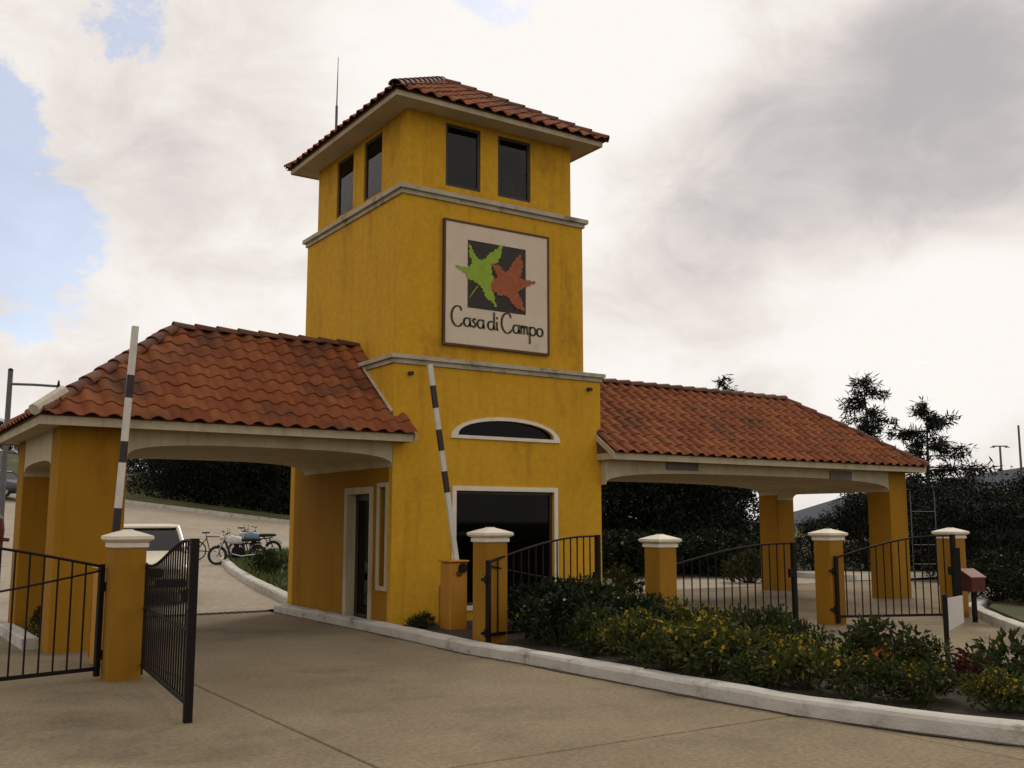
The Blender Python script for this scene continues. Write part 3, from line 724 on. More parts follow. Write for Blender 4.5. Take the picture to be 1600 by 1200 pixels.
# ------------------------------------------------------------------ gate pillars
def gate_pillar(label, loc, h):
    r = empty('gate_pillar', label, 'pillar', loc, 0, 'gate pillars along the drive')
    MB().box((-.168, -.168, -.15), (.168, .168, h - .19), .01).build('shaft', 'stucco_gate_shaded', r)
    z = h - .19
    MB().lathe([(.166, z), (.185, z + .012), (.185, z + .055), (.17, z + .06), (.20, z + .075), (.225, z + .095), (.225, z + .128), (.21, z + .135), (.11, z + .172), (.05, z + .19), (.045, z + .20)], (0, 0, 0), square=True).build('cap', 'trim_white', r)
    return r
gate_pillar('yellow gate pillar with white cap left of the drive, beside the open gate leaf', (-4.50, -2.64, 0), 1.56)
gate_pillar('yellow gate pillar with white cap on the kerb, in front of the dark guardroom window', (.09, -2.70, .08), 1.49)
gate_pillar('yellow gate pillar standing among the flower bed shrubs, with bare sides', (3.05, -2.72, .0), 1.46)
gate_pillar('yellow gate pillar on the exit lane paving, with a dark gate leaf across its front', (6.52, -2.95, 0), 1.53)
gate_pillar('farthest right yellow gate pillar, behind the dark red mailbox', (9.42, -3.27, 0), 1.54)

# ------------------------------------------------------------------ iron gate leaves
def gate_leaf(label, hinge, end, h0, h1, zb=.10, nb=16, foot=0.0, scroll=False, mid=None, late=0.0):
    h = Vector((*hinge, 0)); e = Vector((*end, 0)); Ln = (e - h).length; ang = math.atan2(e.y - h.y, e.x - h.x)
    r = empty('gate_leaf', label, 'gate', h, ang, 'iron gate leaves')
    top = lambda t: h0 + (h1 - h0) * (smoothstep(.12, .92, t) if late else math.sin(min(1, t * 1.08) * math.pi / 2))
    MB().box((-.028, -.028, .03), (.028, .028, h0 + .02), .004).build('hinge_post', 'iron', r)
    MB().box((Ln - .035, -.035, zb - foot), (Ln + .035, .035, h1 + .02), .004).build('end_post', 'iron', r)
    MB().box((.028, -.018, zb), (Ln - .035, .018, zb + .04), .003).build('bottom_rail', 'iron', r)
    MB().tube([(.028 + (Ln - .063) * k / 14, 0, top(k / 14)) for k in range(15)], .016, 6).build('top_rail', 'iron', r)
    if mid: MB().box((.028, -.014, mid), (Ln - .035, .014, mid + .03), .003).build('middle_rail', 'iron', r)
    for k in range(1, nb):
        t = k / nb; x_ = .028 + (Ln - .063) * t
        MB().box((x_ - .0075, -.0075, zb + .04), (x_ + .0075, .0075, top(t) - .010)).build('bar', 'iron', r)
    for z in (.25, h0 - .22): MB().tube([(-.05, 0, z - .05), (-.05, 0, z + .05)], .022, 8).box((-.13, -.012, z - .02), (-.03, .012, z + .02)).build('hinge', 'iron', r)
    MB().box((Ln - .10, -.03, .78), (Ln - .034, .03, .92), .006).build('latch', 'iron', r)
    if scroll:
        MB().tube([(.03 + (Ln - .07) * k / 14, .016, top(0) - .05 - .28 * math.sin(k / 14 * math.pi * .5)) for k in range(15)], .012, 6).build('brace', 'iron', r)
    return r
gate_leaf('open iron gate leaf swung toward the camera, right of the left pillar', (-4.31, -2.66), (-4.58, -5.40), 1.19, 1.49, .13, 22, .13, False, .72, 1)
gate_leaf('iron gate leaf at the left picture edge, left of the pillar', (-4.72, -2.52), (-7.2, -3.16), 1.18, 1.50, .09, 17, .05, True)
gate_leaf('iron gate leaf over the flower bed, hung on the pillar before the guardroom', (-.10, -2.96), (2.30, -2.18), 1.14, 1.44, .2, 15, .15, True)
gate_leaf('iron gate leaf beyond the flowers, between the bare pillar and the exit lane pillar', (3.27, -2.76), (5.55, -3.05), 1.02, 1.31, .12, 15, .1)
gate_leaf('iron gate leaf hung on the exit lane pillar, running right toward the white notice', (6.42, -3.17), (8.38, -3.98), 1.08, 1.42, .12, 15, .08)
gate_leaf('iron gate leaf folded back at the farthest right pillar, seen almost edge on', (9.22, -3.45), (7.92, -4.36), 1.02, 1.22, .32, 13, .0)

# ------------------------------------------------------------------ barriers
def boom(label, loc, top, base_z, cab_h, cab, stripes, wdt):
    r = empty('boom_barrier', label, 'barrier', loc, 0, 'raised boom barriers')
    MB().box((-.15, -.15, 0), (.15, .15, cab_h), .02).build('cabinet', 'cabinet', r)
    MB().box((-.17, -.17, cab_h), (.17, .17, cab_h + .03), .01).build('cabinet_lid', 'cabinet', r)
    MB().tube([(0, -.15, cab_h - .16), (0, -.165, cab_h - .16)], .045, 14).build('emblem', 'dark_red', r)
    MB().box((-.16, .155, cab_h - .35), (.16, .165, .08)).build('service_door', 'cabinet', r)
    a = Vector(base_z); b = Vector(top); d = (b - a)
    def seg(t0, t1, w_, m, name):
        p, q = a + d * t0, a + d * t1; u = d.normalized(); sx = Vector((u.z, 0, -u.x)).normalized(); sy = Vector((0, 1, 0))
        mb = MB(); vs = []
        for c in (p, q):
            for (i, j) in ((-1, -1), (1, -1), (1, 1), (-1, 1)): vs.append(c + sx * (w_ * i) + sy * (.6 * w_ * j))
        mb.add(vs, [(3, 2, 1, 0), (4, 5, 6, 7), (0, 1, 5, 4), (1, 2, 6, 5), (2, 3, 7, 6), (3, 0, 4, 7)])
        return mb.build(name, m, r)
    arm = seg(0, 1, wdt, 'boom_white', 'arm')
    for (t0, t1) in stripes:
        s = seg(t0, t1, wdt + .003, 'boom_black', 'stripe'); s.parent = arm
    MB().tube([(a.x, .19, a.z), (a.x, -.19, a.z)], .07, 14).build('pivot', 'iron', r)
    seg(-.10, .0, wdt * 1.5, 'iron', 'counterweight')
    return r
z_t = lambda y: 4.03 - (y - 510) * (4.03 - 1.5) / 325.
st1 = [((z_t(y1_) - .95) / 3.08, (z_t(y0_) - .95) / 3.08) for y0_, y1_ in ((588, 624), (692, 725), (795, 832))]
boom('raised black and white boom rising behind the left gate pillar', (-4.40, -1.40, 0), (.15, 0, 4.03), (0.02, 0, .95), 1.10, None, st1, .039)
zz = lambda y: 3.98 - (y - 570) * (3.98 - 1.04) / 310.
st2 = [((zz(b_) - .98) / 3.0, (zz(a_) - .98) / 3.0) for a_, b_ in ((603, 638), (672, 705), (737, 770), )]
boom('raised striped boom on an orange cabinet in front of the tower', (.53, -1.0, .06), (-.44, 0, 3.92), (.06, 0, .92), 1.0, None, st2, .036)

# ------------------------------------------------------------------ mailbox, notice, poles, frame, posts
r = empty('mailbox', 'dark red box with a sloped lid paled by painted-in light before the farthest right pillar', 'mailbox', (8.78, -4.05, 0), R(-20)); r.scale = (.8, .8, 1.0)
MB().box((-.04, -.04, -.05), (.04, .04, .62), .006).build('post', 'iron', r)
MB().slab([(-.17, .50), (.17, .50), (.17, .84), (-.17, .72)], [], lambda u, v, t: (-.16 + t, u, v), .32).build('box', 'dark_red', r)
MB().add([(-.18, -.19, .725), (.18, -.19, .725), (.18, .19, .85), (-.18, .19, .85), (-.18, -.19, .745), (.18, -.19, .745), (.18, .19, .87), (-.18, .19, .87)], [(3, 2, 1, 0), (4, 5, 6, 7), (0, 1, 5, 4), (1, 2, 6, 5), (2, 3, 7, 6), (3, 0, 4, 7)]).build('lid', 'lid_sheen', r)
r = empty('notice_board', 'small white notice on a dark post at the edge of the flower bed', 'notice', (3.1, -7.30, 0), R(-38))
MB().box((-.022, -.022, -.05), (.022, .022, .86), .004).build('post', 'iron', r)
MB().add([(.024, -.03, .47), (.185, -.03, .56), (.185, -.03, .85), (.024, -.03, .82), (.024, -.018, .47), (.185, -.018, .56), (.185, -.018, .85), (.024, -.018, .82)], [(0, 1, 2, 3), (7, 6, 5, 4), (0, 4, 5, 1), (1, 5, 6, 2), (2, 6, 7, 3), (3, 7, 4, 0)]).build('notice', 'paper_white', r)
x_, y_ = PX(8, 25)
r = empty('lamp_pole', 'grey pole with a long side arm standing behind the left roof', 'pole', (x_, y_, 0), R(-YAW))
MB().tube([(0, 0, -.2), (0, 0, 5.4)], [.085, .06], 10).build('pole', 'galv', r)
MB().tube([(0, 0, 5.06), (.6, 0, 5.04), (1.2, 0, 5.0)], .032, 8).build('arm', 'galv', r)
MB().lathe([(.05, -.05), (.05, .0), (.035, .06), (.02, .16), (.012, .17)], (1.22, 0, 4.98), 10).build('lamp_head', 'iron', r)
MB().lathe([(.07, 0), (.06, .03), (.02, .06)], (0, 0, 5.4), 10).build('pole_cap', 'iron', r)
r = empty('antenna', 'thin whip antenna rising from the back of the tower roof', 'antenna', (.83, 4.45, 8.6))
MB().tube([(0, 0, 0), (0, 0, 1.55)], .028, 8).build('mast', 'galv', r); MB().tube([(0, 0, 1.55), (.01, 0, 2.62)], [.014, .006], 6).build('whip', 'galv', r)
MB().box((-.06, -.06, -.02), (.06, .06, .03)).build('base', 'galv', r)
x_, y_ = PX(1436, 27)
r = empty('pipe_frame', 'thin grey pipe frame standing beyond the right portico pillar', 'frame', (x_, y_, 0), R(-YAW))
for dx in (-.30, .34): MB().tube([(dx, 0, -.2), (dx, 0, 2.45)], .013, 8).build('upright', 'galv', r)
for z in (.55, 1.05, 1.92): MB().tube([(-.30, 0, z), (.34, 0, z)], .010, 8).build('crossbar', 'galv', r)
for px, s, top, arms, lb in ((1563, 90, 8.3, .65, 'distant lamp pole with a short crossbar on the skyline at right'), (1594, 90, 10.2, 0, 'tall plain pole on the skyline at the right picture edge')):
    x_, y_ = PX(px, s); r = empty('skyline_pole', lb, 'pole', (x_, y_, 0), R(-YAW))
    MB().tube([(0, 0, -.5), (0, 0, top)], [.14, .09], 8).build('pole', 'galv', r)
    if arms:
        MB().box((-arms, -.06, top - .02), (arms, .06, top + .08)).build('crossbar', 'galv', r)
        for q in (-1, 1): MB().box((q * arms - .18, -.12, top - .10), (q * arms + .18, .12, top - .02), .02).build('lamp_head', 'galv', r)
x_, y_ = PX(3, 21)
r = empty('red_post', 'dark red post with a stub arm at the left picture edge', 'post', (x_, y_, 0), R(-YAW))
MB().lathe([(.10, -.1), (.10, .9), (.07, .95), (.07, 1.05), (.13, 1.1), (.15, 1.5), (.12, 1.72), (.05, 1.80)], (0, 0, 0), 14).build('post', 'dark_red', r)
MB().tube([(.1, 0, 1.30), (.26, 0, 1.28)], .04, 10).build('stub', 'dark_red', r)

# ------------------------------------------------------------------ vehicles
def loft(stations, ncs=14):
    mb = MB()
    for (y, hw, za, zb_, pw) in stations:
        for k in range(ncs):
            t = 2 * math.pi * (k + .5) / ncs; cx, sx = math.cos(t), math.sin(t)
            x_ = hw * math.copysign(abs(cx) ** pw, cx); z = (za + zb_) / 2 + (zb_ - za) / 2 * math.copysign(abs(sx) ** pw, sx); mb.v.append((x_, y, z))
    for i in range(len(stations) - 1):
        for k in range(ncs): mb.f.append((i * ncs + k, i * ncs + (k + 1) % ncs, (i + 1) * ncs + (k + 1) % ncs, (i + 1) * ncs + k))
    mb.f.append(tuple(range(ncs))); mb.f.append(tuple(reversed(range((len(stations) - 1) * ncs, len(stations) * ncs)))); return mb
def car(label, loc, rz, paint):
    r = empty('parked_car', label, 'car', loc, rz)
    loft([(-2.12, .66, .36, .60, .5), (-2.06, .76, .27, .68, .45), (-1.9, .81, .22, .76, .4), (-1.45, .84, .20, .85, .38), (-.95, .85, .19, .95, .35), (0, .86, .19, .97, .33), (1.2, .86, .19, .97, .33), (1.8, .83, .22, .95, .38), (2.08, .76, .30, .86, .45), (2.15, .64, .40, .74, .5)], 20).build('body', paint, r, smooth=True)
    B = [(-.72, -.98, .92), (.72, -.98, .92), (.74, 1.55, .92), (-.74, 1.55, .92)]; T = [(-.57, -.28, 1.40), (.57, -.28, 1.40), (.58, 1.0, 1.40), (-.58, 1.0, 1.40)]
    rf = loft([(-.36, .50, 1.375, 1.40, .5), (-.26, .60, 1.37, 1.435, .5), (.3, .62, 1.37, 1.46, .5), (.95, .61, 1.37, 1.44, .5), (1.06, .50, 1.37, 1.40, .5)], 16).build('roof', paint, r, smooth=True)
    for a, b, nm in ((0, 1, 'windscreen'), (1, 2, 'side_window'), (2, 3, 'rear_window'), (3, 0, 'side_window')):
        q = [Vector(B[a]), Vector(B[b]), Vector(T[b]), Vector(T[a])]; n_ = (q[1] - q[0]).cross(q[3] - q[0]).normalized() * .012
        MB().add([v for v in q] + [v - n_ for v in q], [(0, 1, 2, 3), (7, 6, 5, 4), (0, 4, 5, 1), (1, 5, 6, 2), (2, 6, 7, 3), (3, 7, 4, 0)]).build(nm, 'glass_car', r)
    for a, b in zip(B, T): MB().tube([a, b], .04, 8).build('roof_pillar', paint, r)
    for s in (-1, 1):
        MB().tube([(s * .735, .25, .93), (s * .59, .3, 1.41)], .035, 8).build('roof_pillar', paint, r)
        MB().box((s * .44 - .16, -2.13, .54), (s * .44 + .16, -2.02, .68), .03).build('headlight', 'lamp_glass', r)
        m_ = MB().box((s * .88 - .05, -.80, .93), (s * .88 + .07, -.70, 1.05), .02).build('wing_mirror', 'iron', r)
        for y in (-1.32, 1.32):
            wh = MB().tube([(s * .66, y, .31), (s * .83, y, .31)], .21, 20).build('wheel', 'steel', r)
            MB().torus((s * .75, y, .31), .235, .085, 'x').build('tyre', 'rubber', wh, smooth=True)
    MB().box((-.30, -2.15, .50), (.30, -2.04, .66), .02).build('grille', 'iron', r)
    MB().box((-.74, -2.17, .32), (.74, -2.02, .47), .04).build('bumper', 'iron', r)
    MB().box((-.18, -2.19, .36), (.18, -2.175, .45)).build('number_plate', 'paper_white', r)
    MB().box((-.70, -.9, .30), (.70, 1.4, .88)).build('cabin_floor', 'interior', r)
    for x__ in (-.36, .36): MB().box((x__ - .22, .05, .80), (x__ + .22, .22, 1.22), .05).build('seat', 'interior', r)
    return r
car('beige car parked behind the open gate leaf under the left archway', (-1.42, 9.0, 0), R(-14), 'car_beige').scale = (1.08, 1.05, 1.10)
x_, y_ = PX(2, 55)
car('dark car parked far off on the road at the left picture edge', (x_, y_, H(x_, y_)), R(-YAW + 70), 'car_dark')

def wheel(r, x, rad, q, tm, name='wheel', spokes=18):
    wl_ = MB().torus((x, 0, rad), rad - q * 1.6, q * .55, 'y', 28, 6); wl_.tube([(x, -.05, rad), (x, .05, rad)], .035, 10)
    wo = wl_.build(name, 'steel', r)
    MB().torus((x, 0, rad), rad - q, q, 'y', 32, 8).build('tyre', 'rubber', wo, smooth=True)
    mb = MB()
    for k in range(spokes):
        t = 2 * math.pi * k / spokes; mb.tube([(x + .03 * math.cos(t), .02 * (-1) ** k, rad + .03 * math.sin(t)), (x + (rad - q) * math.cos(t), 0, rad + (rad - q) * math.sin(t))], .004, 4)
    mb.build('spokes', 'steel', wo)
def bicycle(label, loc, rz, paint):
    r = empty('bicycle', label, 'bicycle', loc, rz, 'two-wheelers parked behind the archway'); wheel(r, -.52, .33, .022, 'rubber'); wheel(r, .52, .33, .022, 'rubber')
    mb = MB(); bb, hd, st = (-.08, 0, .30), (.36, 0, .78), (-.22, 0, .80)
    for a, b in ((bb, st), (bb, (.38, 0, .66)), (st, hd), ((-.52, 0, .33), bb), ((-.52, 0, .33), (-.20, 0, .74))): mb.tube([a, b], .019, 8)
    mb.build('frame', paint, r)
    MB().tube([(.34, 0, .86), (.40, 0, .62), (.52, 0, .33)], .018, 8).build('fork', paint, r)
    MB().tube([(.30, -.28, .98), (.36, -.1, .96), (.34, 0, .92), (.36, .1, .96), (.30, .28, .98)], .014, 8).build('handlebar', 'iron', r)
    MB().box((-.36, -.08, .90), (-.10, .08, .95), .03).build('saddle', 'rubber', r); MB().tube([st, (-.23, 0, .92)], .014).build('seat_post', 'steel', r)
    MB().tube([(-.08, -.09, .30), (-.08, .09, .30)], .018, 8).build('crank', 'steel', r)
    for s in (-1, 1): MB().box((-.08 + s * .15 - .045, s * .10 - .03, .29), (-.08 + s * .15 + .045, s * .10 + .03, .31)).build('pedal', 'rubber', r)
def motorcycle(label, loc, rz, paint):
    r = empty('motorcycle', label, 'motorcycle', loc, rz, 'two-wheelers parked behind the archway'); wheel(r, -.62, .31, .05, 'rubber', spokes=12); wheel(r, .65, .31, .045, 'rubber', spokes=12)
    loft([(-.22, .06, .66, .80, .6), (-.12, .13, .64, .90, .6), (.1, .15, .64, .95, .6), (.28, .10, .68, .90, .6), (.34, .05, .72, .82, .6)], 14)
    t = loft([(-.26, .06, .68, .80, .6), (-.14, .13, .66, .90, .6), (.08, .15, .66, .95, .6), (.22, .10, .70, .90, .6), (.28, .05, .74, .82, .6)], 14)
    t.v = [(y + .12, x, z) for x, y, z in t.v]; t.build('fuel_tank', paint, r, smooth=True)
    s_ = loft([(-.72, .06, .78, .84, .6), (-.6, .13, .75, .86, .6), (-.2, .14, .74, .86, .6), (-.08, .08, .76, .83, .6)], 12); s_.v = [(y, x, z) for x, y, z in s_.v]; s_.build('saddle', 'rubber', r, smooth=True)
    MB().box((-.2, -.12, .26), (.2, .12, .56), .04).box((-.02, -.10, .5), (.14, .10, .68), .02).build('engine', 'iron', r)
    mb = MB()
    for a, b in (((.40, 0, .80), (-.05, 0, .66)), ((-.05, 0, .66), (-.6, 0, .72)), ((.40, 0, .78), (.25, 0, .25)), ((.25, 0, .25), (-.25, 0, .25)), ((-.25, 0, .25), (-.1, 0, .66)), ((-.25, .08, .27), (-.62, .08, .31)), ((-.62, .1, .34), (-.45, .1, .70))): mb.tube([a, b], .02, 8)
    mb.build('frame', 'iron', r)
    for q in (-.08, .08): MB().tube([(.65, q, .31), (.42, q, .90)], .022, 8).build('fork', 'chrome', r)
    MB().tube([(.30, -.36, 1.02), (.40, -.14, .98), (.42, 0, .95), (.40, .14, .98), (.30, .36, 1.02)], .014, 8).build('handlebar', 'iron', r)
    MB().tube([(.46, 0, .86), (.58, 0, .86)], [.06, .085], 14).build('headlight', 'lamp_glass', r)
    MB().tube([(.18, .14, .36), (-.1, .16, .28), (-.75, .18, .36)], [.025, .03, .045], 10).build('exhaust', 'chrome', r)
    for x0_, a0, a1 in ((.65, 50, 140), (-.62, 40, 150)):
        mb = MB(); n = 10
        for k in range(n + 1):
            t_ = R(a0 + (a1 - a0) * k / n)
            for y in (-.06, .06): mb.v.append((x0_ + .36 * math.cos(t_), y, .31 + .36 * math.sin(t_)))
            for y in (-.06, .06): mb.v.append((x0_ + .345 * math.cos(t_), y, .31 + .345 * math.sin(t_)))
        for k in range(n):
            b = 4 * k; mb.f += [(b, b + 1, b + 5, b + 4), (b + 2, b + 6, b + 7, b + 3), (b, b + 4, b + 6, b + 2), (b + 1, b + 3, b + 7, b + 5)]
        mb.build('mudguard', paint, r)
    for s in (-1, 1):
        MB().tube([(.34, s * .30, 1.02), (.33, s * .34, 1.16)], .007, 6).build('mirror_stalk', 'iron', r)
        MB().tube([(.335, s * .34, 1.16), (.325, s * .34, 1.16)], .05, 12).build('mirror', 'chrome', r)
def PZ(px, s): x_, y_ = PX(px, s); return (x_, y_, H(x_, y_) + .006)
rzv = R(-YAW)
bicycle('thin bicycle leaning at the left end of the parked two-wheelers', PZ(338, 34.5), rzv + R(12), 'moto_red')
motorcycle('black motorcycle with a white tank nearest the grass island', PZ(378, 33.0), rzv + R(190), 'moto_white')
motorcycle('pale blue and white motorcycle behind the black one', PZ(404, 36.2), rzv + R(205), 'moto_blue')
bicycle('dark bicycle mostly hidden behind the pale motorcycle', PZ(390, 38.6), rzv + R(-10), 'iron')

# ------------------------------------------------------------------ plants
def leaf(mb, c, d, n, ln, wd):
    d = d.normalized(); s = d.cross(n); s = s.normalized() if s.length > 1e-4 else Vector((1, 0, 0)); q = s.cross(d)
    mb.add([c, c + d * ln * .5 + s * wd * .5 + q * wd * .12, c + d * ln, c + d * ln * .5 - s * wd * .5 + q * wd * .12], [(0, 1, 2, 3)])
def rdir(g): 
    z = g.uniform(-1, 1); t = g.uniform(0, 6.2832); q = math.sqrt(1 - z * z); return Vector((q * math.cos(t), q * math.sin(t), z))
def bush_meshes(seed, rx, h, nclump, per, ln, wd, lm, nfl, fm, fs=.03, spread=.4):
    g = random.Random(seed); fo = MB(); st = MB(); fl = MB(); tops = []
    for k in range(nclump):
        a = g.uniform(0, 6.283); rr = rx * math.sqrt(g.random()) * .9; hh = h * (1 - .5 * (rr / rx) ** 2) * g.uniform(.35, 1.0)
        c = Vector((rr * math.cos(a), rr * math.sin(a), hh)); cr = rx * spread * g.uniform(.6, 1.1)
        st.tube([(c.x * .15, c.y * .15, 0), (c.x * .6, c.y * .6, hh * .5), (c.x, c.y, hh * .95)], [.012, .009, .004], 5)
        for j in range(per):
            d = rdir(g); d.z = d.z * .8 + .15; p = c + d * cr * g.uniform(.35, 1.0) ** .7
            if p.z < .02: p.z = g.uniform(.02, .1)
            leaf(fo, p, (d + rdir(g) * .7 + Vector((0, 0, .15))), rdir(g), ln * g.uniform(.6, 1.2), wd * g.uniform(.7, 1.2))
        tops.append((c, cr))
    hot = sorted(tops, key=lambda q: -q[0].z - g.uniform(0, .25))[:max(6, len(tops) // 2)]
    for k in range(nfl):
        c, cr = g.choice(hot); d = rdir(g); d.z = abs(d.z) * .8 + .1; d.normalize(); p = c + d * cr * g.uniform(.95, 1.15)
        n_ = (d + rdir(g) * .5).normalized(); s = n_.cross(Vector((0, 0, 1)) if abs(n_.z) < .9 else Vector((1, 0, 0))).normalized(); t = n_.cross(s); f = fs * g.uniform(.6, 1.2)
        vs = [p]; m_ = 10
        for i in range(m_):
            rr = f * (1.0 if i % 2 == 0 else .55); an = 6.283 * i / m_; vs.append(p + s * rr * math.cos(an) + t * rr * math.sin(an) + n_ * f * .25)
        fl.add(vs, [(0, i + 1, (i + 1) % m_ + 1) for i in range(m_)])
    return (fo.mesh('foliage', lm, fix=False), st.mesh('stems', 'stem', fix=False), fl.mesh('flowers', fm, fix=False) if nfl else None)
PROTO = {
 'yel1': bush_meshes(1, .44, .46, 26, 46, .085, .038, 'leaf_mid', 110, 'petal_yellow', .024),
 'yel2': bush_meshes(2, .40, .40, 24, 46, .08, .036, 'leaf_mid', 55, 'petal_yellow', .025),
 'yel3': bush_meshes(3, .42, .44, 26, 46, .085, .038, 'leaf_bright', 170, 'petal_yellow', .024),
 'dk1': bush_meshes(4, .55, .72, 34, 52, .11, .045, 'leaf_shrub', 10, 'petal_pale', .03),
 'dk2': bush_meshes(5, .50, .60, 30, 52, .10, .045, 'leaf_mid', 8, 'petal_pale', .03),
 'red': bush_meshes(6, .28, .34, 16, 40, .10, .04, 'leaf_red', 10, 'petal_orange', .035),
 'orf': bush_meshes(7, .30, .36, 18, 40, .085, .04, 'leaf_mid', 50, 'petal_orange', .035),
 'pal': bush_meshes(8, .30, .42, 16, 40, .10, .03, 'leaf_bright', 18, 'petal_pale', .035),
 'tuft': bush_meshes(9, .26, .30, 18, 42, .17, .022, 'leaf_mid', 0, None)}
def shrub(kind, x, y, z, sc, label, rz=None, sz=None, group='shrubs in the flower bed'):
    fo, st, fl = PROTO[kind]
    r = empty('flowering_shrub' if fl and kind not in ('dk1', 'dk2') else 'shrub', label, 'shrub', (x, y, z), RND.uniform(0, 6.28) if rz is None else rz, group)
    r.scale = (sc, sc, sz or sc)
    for nm, me in (('foliage', fo), ('stems', st), ('flowers', fl)):
        if me: link(nm, me, r)['kind'] = 'stuff'
    return r
BZ = .085
for i, (x, y, k, s) in enumerate([(.46, -4.55, 'yel2', .72), (.44, -5.2, 'yel3', 1.08), (.34, -5.85, 'yel1', .86), (.46, -6.4, 'yel3', 1.12), (.40, -7.05, 'yel2', .74), (.56, -7.5, 'yel3', .92), (.52, -8.15, 'yel1', .78), (.86, -8.55, 'yel2', .90), (.95, -9.15, 'yel3', .66), (1.25, -9.7, 'yel2', .72)]):
    shrub(k, x, y, BZ, s, f'yellow-flowered shrub right behind the white kerb, {ORD[i]} from the kerbside pillar')
for i, (x, y, k, s) in enumerate([(1.25, -5.6, 'yel3', .9), (1.35, -6.3, 'yel1', .85), (1.15, -4.9, 'yel2', .95), (1.5, -7.0, 'yel2', .8)]):
    shrub(k, x, y, BZ, s, f'yellow-flowered shrub in the middle of the bed, {["second", "third", "first", "fourth"][i]} of its row from the back')
for i, (x, y, k, s) in enumerate([(2.15, -4.0, 'yel3', 1.05), (2.35, -4.7, 'yel1', 1.0), (2.35, -5.4, 'dk2', .8), (2.3, -6.0, 'dk2', .62)]):
    shrub(k, x, y, BZ, s, ['flowering shrub just right of the bare gate pillar in the bed', 'flowering shrub in front of the gate leaf beyond the bare pillar', 'leafy green shrub at the right edge of the bed beside the exit lane', 'small leafy shrub near the loose stones by the exit lane'][i])
for i, (x, y, k, s, lb) in enumerate([(.62, -3.55, 'dk1', .95, 'tall dark shrub just right of the kerbside pillar'), (1.15, -3.1, 'dk1', 1.1, 'tallest dark shrub in front of the guardroom window'), (1.75, -2.75, 'dk2', 1.15, 'dark shrub below the end post of the bed gate leaf'), (1.45, -3.95, 'dk1', .85, 'dark shrub between the tall shrubs and the yellow flowers'), (2.5, -3.2, 'dk2', .8, 'low dark shrub at the foot of the bare gate pillar'), (.75, -4.2, 'dk2', .8, 'dark leafy shrub behind the first yellow-flowered shrub of the kerb row'), (2.9, -1.7, 'yel2', .9, 'flowering shrub behind the bare gate pillar'), (2.2, -1.6, 'dk2', .9, 'dark shrub behind the bed gate leaf'), (1.3, -1.7, 'dk1', .9, 'dark shrub under the guardroom window'),
    (3.3, -.9, 'dk2', .7, 'leafy shrub at the right corner of the tower')]):
    shrub(k, x, y, BZ, s, lb)
shrub('orf', 1.72, -7.55, BZ, .85, 'orange-flowered shrub near the front of the bed')
shrub('dk2', 1.98, -7.32, BZ, .85, 'round dark shrub rising above the orange flowers')
shrub('red', 2.15, -8.25, BZ, .9, 'dark red leaved shrub at the foot of the white notice')
shrub('red', 1.75, -8.55, BZ, .7, 'small dark red leaved shrub nearest the kerb')
shrub('pal', 2.2, -7.7, BZ, .8, 'pale wispy shrub between the dark shrub and the notice')
shrub('dk2', 1.72, -9.15, BZ, .98, 'round dark shrub standing alone at the right picture edge')
shrub('pal', 2.05, -9.0, BZ, .7, 'pale shrub behind the lone dark shrub at right')
shrub('tuft', .12, -.75, .08, .66, 'grassy tuft at the foot of the tower beside the orange cabinet')
shrub('dk2', -4.42, 2.0, .04, .62, 'dark shrub inside the white kerb of the left portico', group='shrubs by the porticos')
for i, (px, s_, k, sc_, lb) in enumerate([(968, 21.5, 'pal', 1.5, 'pale flowering shrub behind the bare gate pillar, beside the tower corner'), (1165, 28.0, 'dk2', 1.3, 'rounded shrub beside the back portico pillar')]):
    x_, y_ = PX(px, s_); shrub(k, x_, y_, .0, sc_, lb, group='shrubs by the porticos')
for i in range(9):
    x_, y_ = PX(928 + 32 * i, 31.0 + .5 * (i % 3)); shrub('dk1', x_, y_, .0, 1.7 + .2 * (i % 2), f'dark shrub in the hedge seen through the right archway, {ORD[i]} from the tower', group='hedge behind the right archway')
structure(sweep(densify([(-4.78, .62), (-4.78, 2.98)]), KP, .004).build('kerb', 'kerb_paint'))
x_, y_, z_ = PZ(428, 28); shrub('dk2', x_, y_, z_ + .1, 1.0, 'rounded shrub on the grass island behind the archway', group='shrubs by the porticos')
for i, (px, s, sc) in enumerate([(1545, 20.5, 1.0), (1580, 21.5, 1.2), (1600, 19.5, .9), (1560, 23.5, 1.3)]):
    x_, y_ = PX(px, s); shrub('dk1', x_, y_, .08, sc, f'dark shrub beyond the right kerb, {ORD[i]} of four by nearness to the last pillar', group='shrubs beyond the right kerb')
for i, (x, y, s) in enumerate([(2.62, -6.15, .13), (2.72, -5.85, .10), (2.5, -6.45, .09), (2.75, -5.55, .08)]):
    g = random.Random(50 + i); bm = bmesh.new(); bmesh.ops.create_icosphere(bm, subdivisions=2, radius=s)
    for v in bm.verts: v.co *= g.uniform(.82, 1.15); v.co.z *= .65
    me = bpy.data.meshes.new('stone'); bm.to_mesh(me); bm.free(); me.materials.append(M['stone'])
    tag(link('stone', me, None, (x, y, BZ + s * .35)), ['largest grey stone at the edge of the bed by the exit lane', 'second largest stone, just behind the largest one', 'stone just in front of the largest one', 'smallest and farthest stone in the row by the exit lane'][i], 'stone', 'loose stones in the bed')

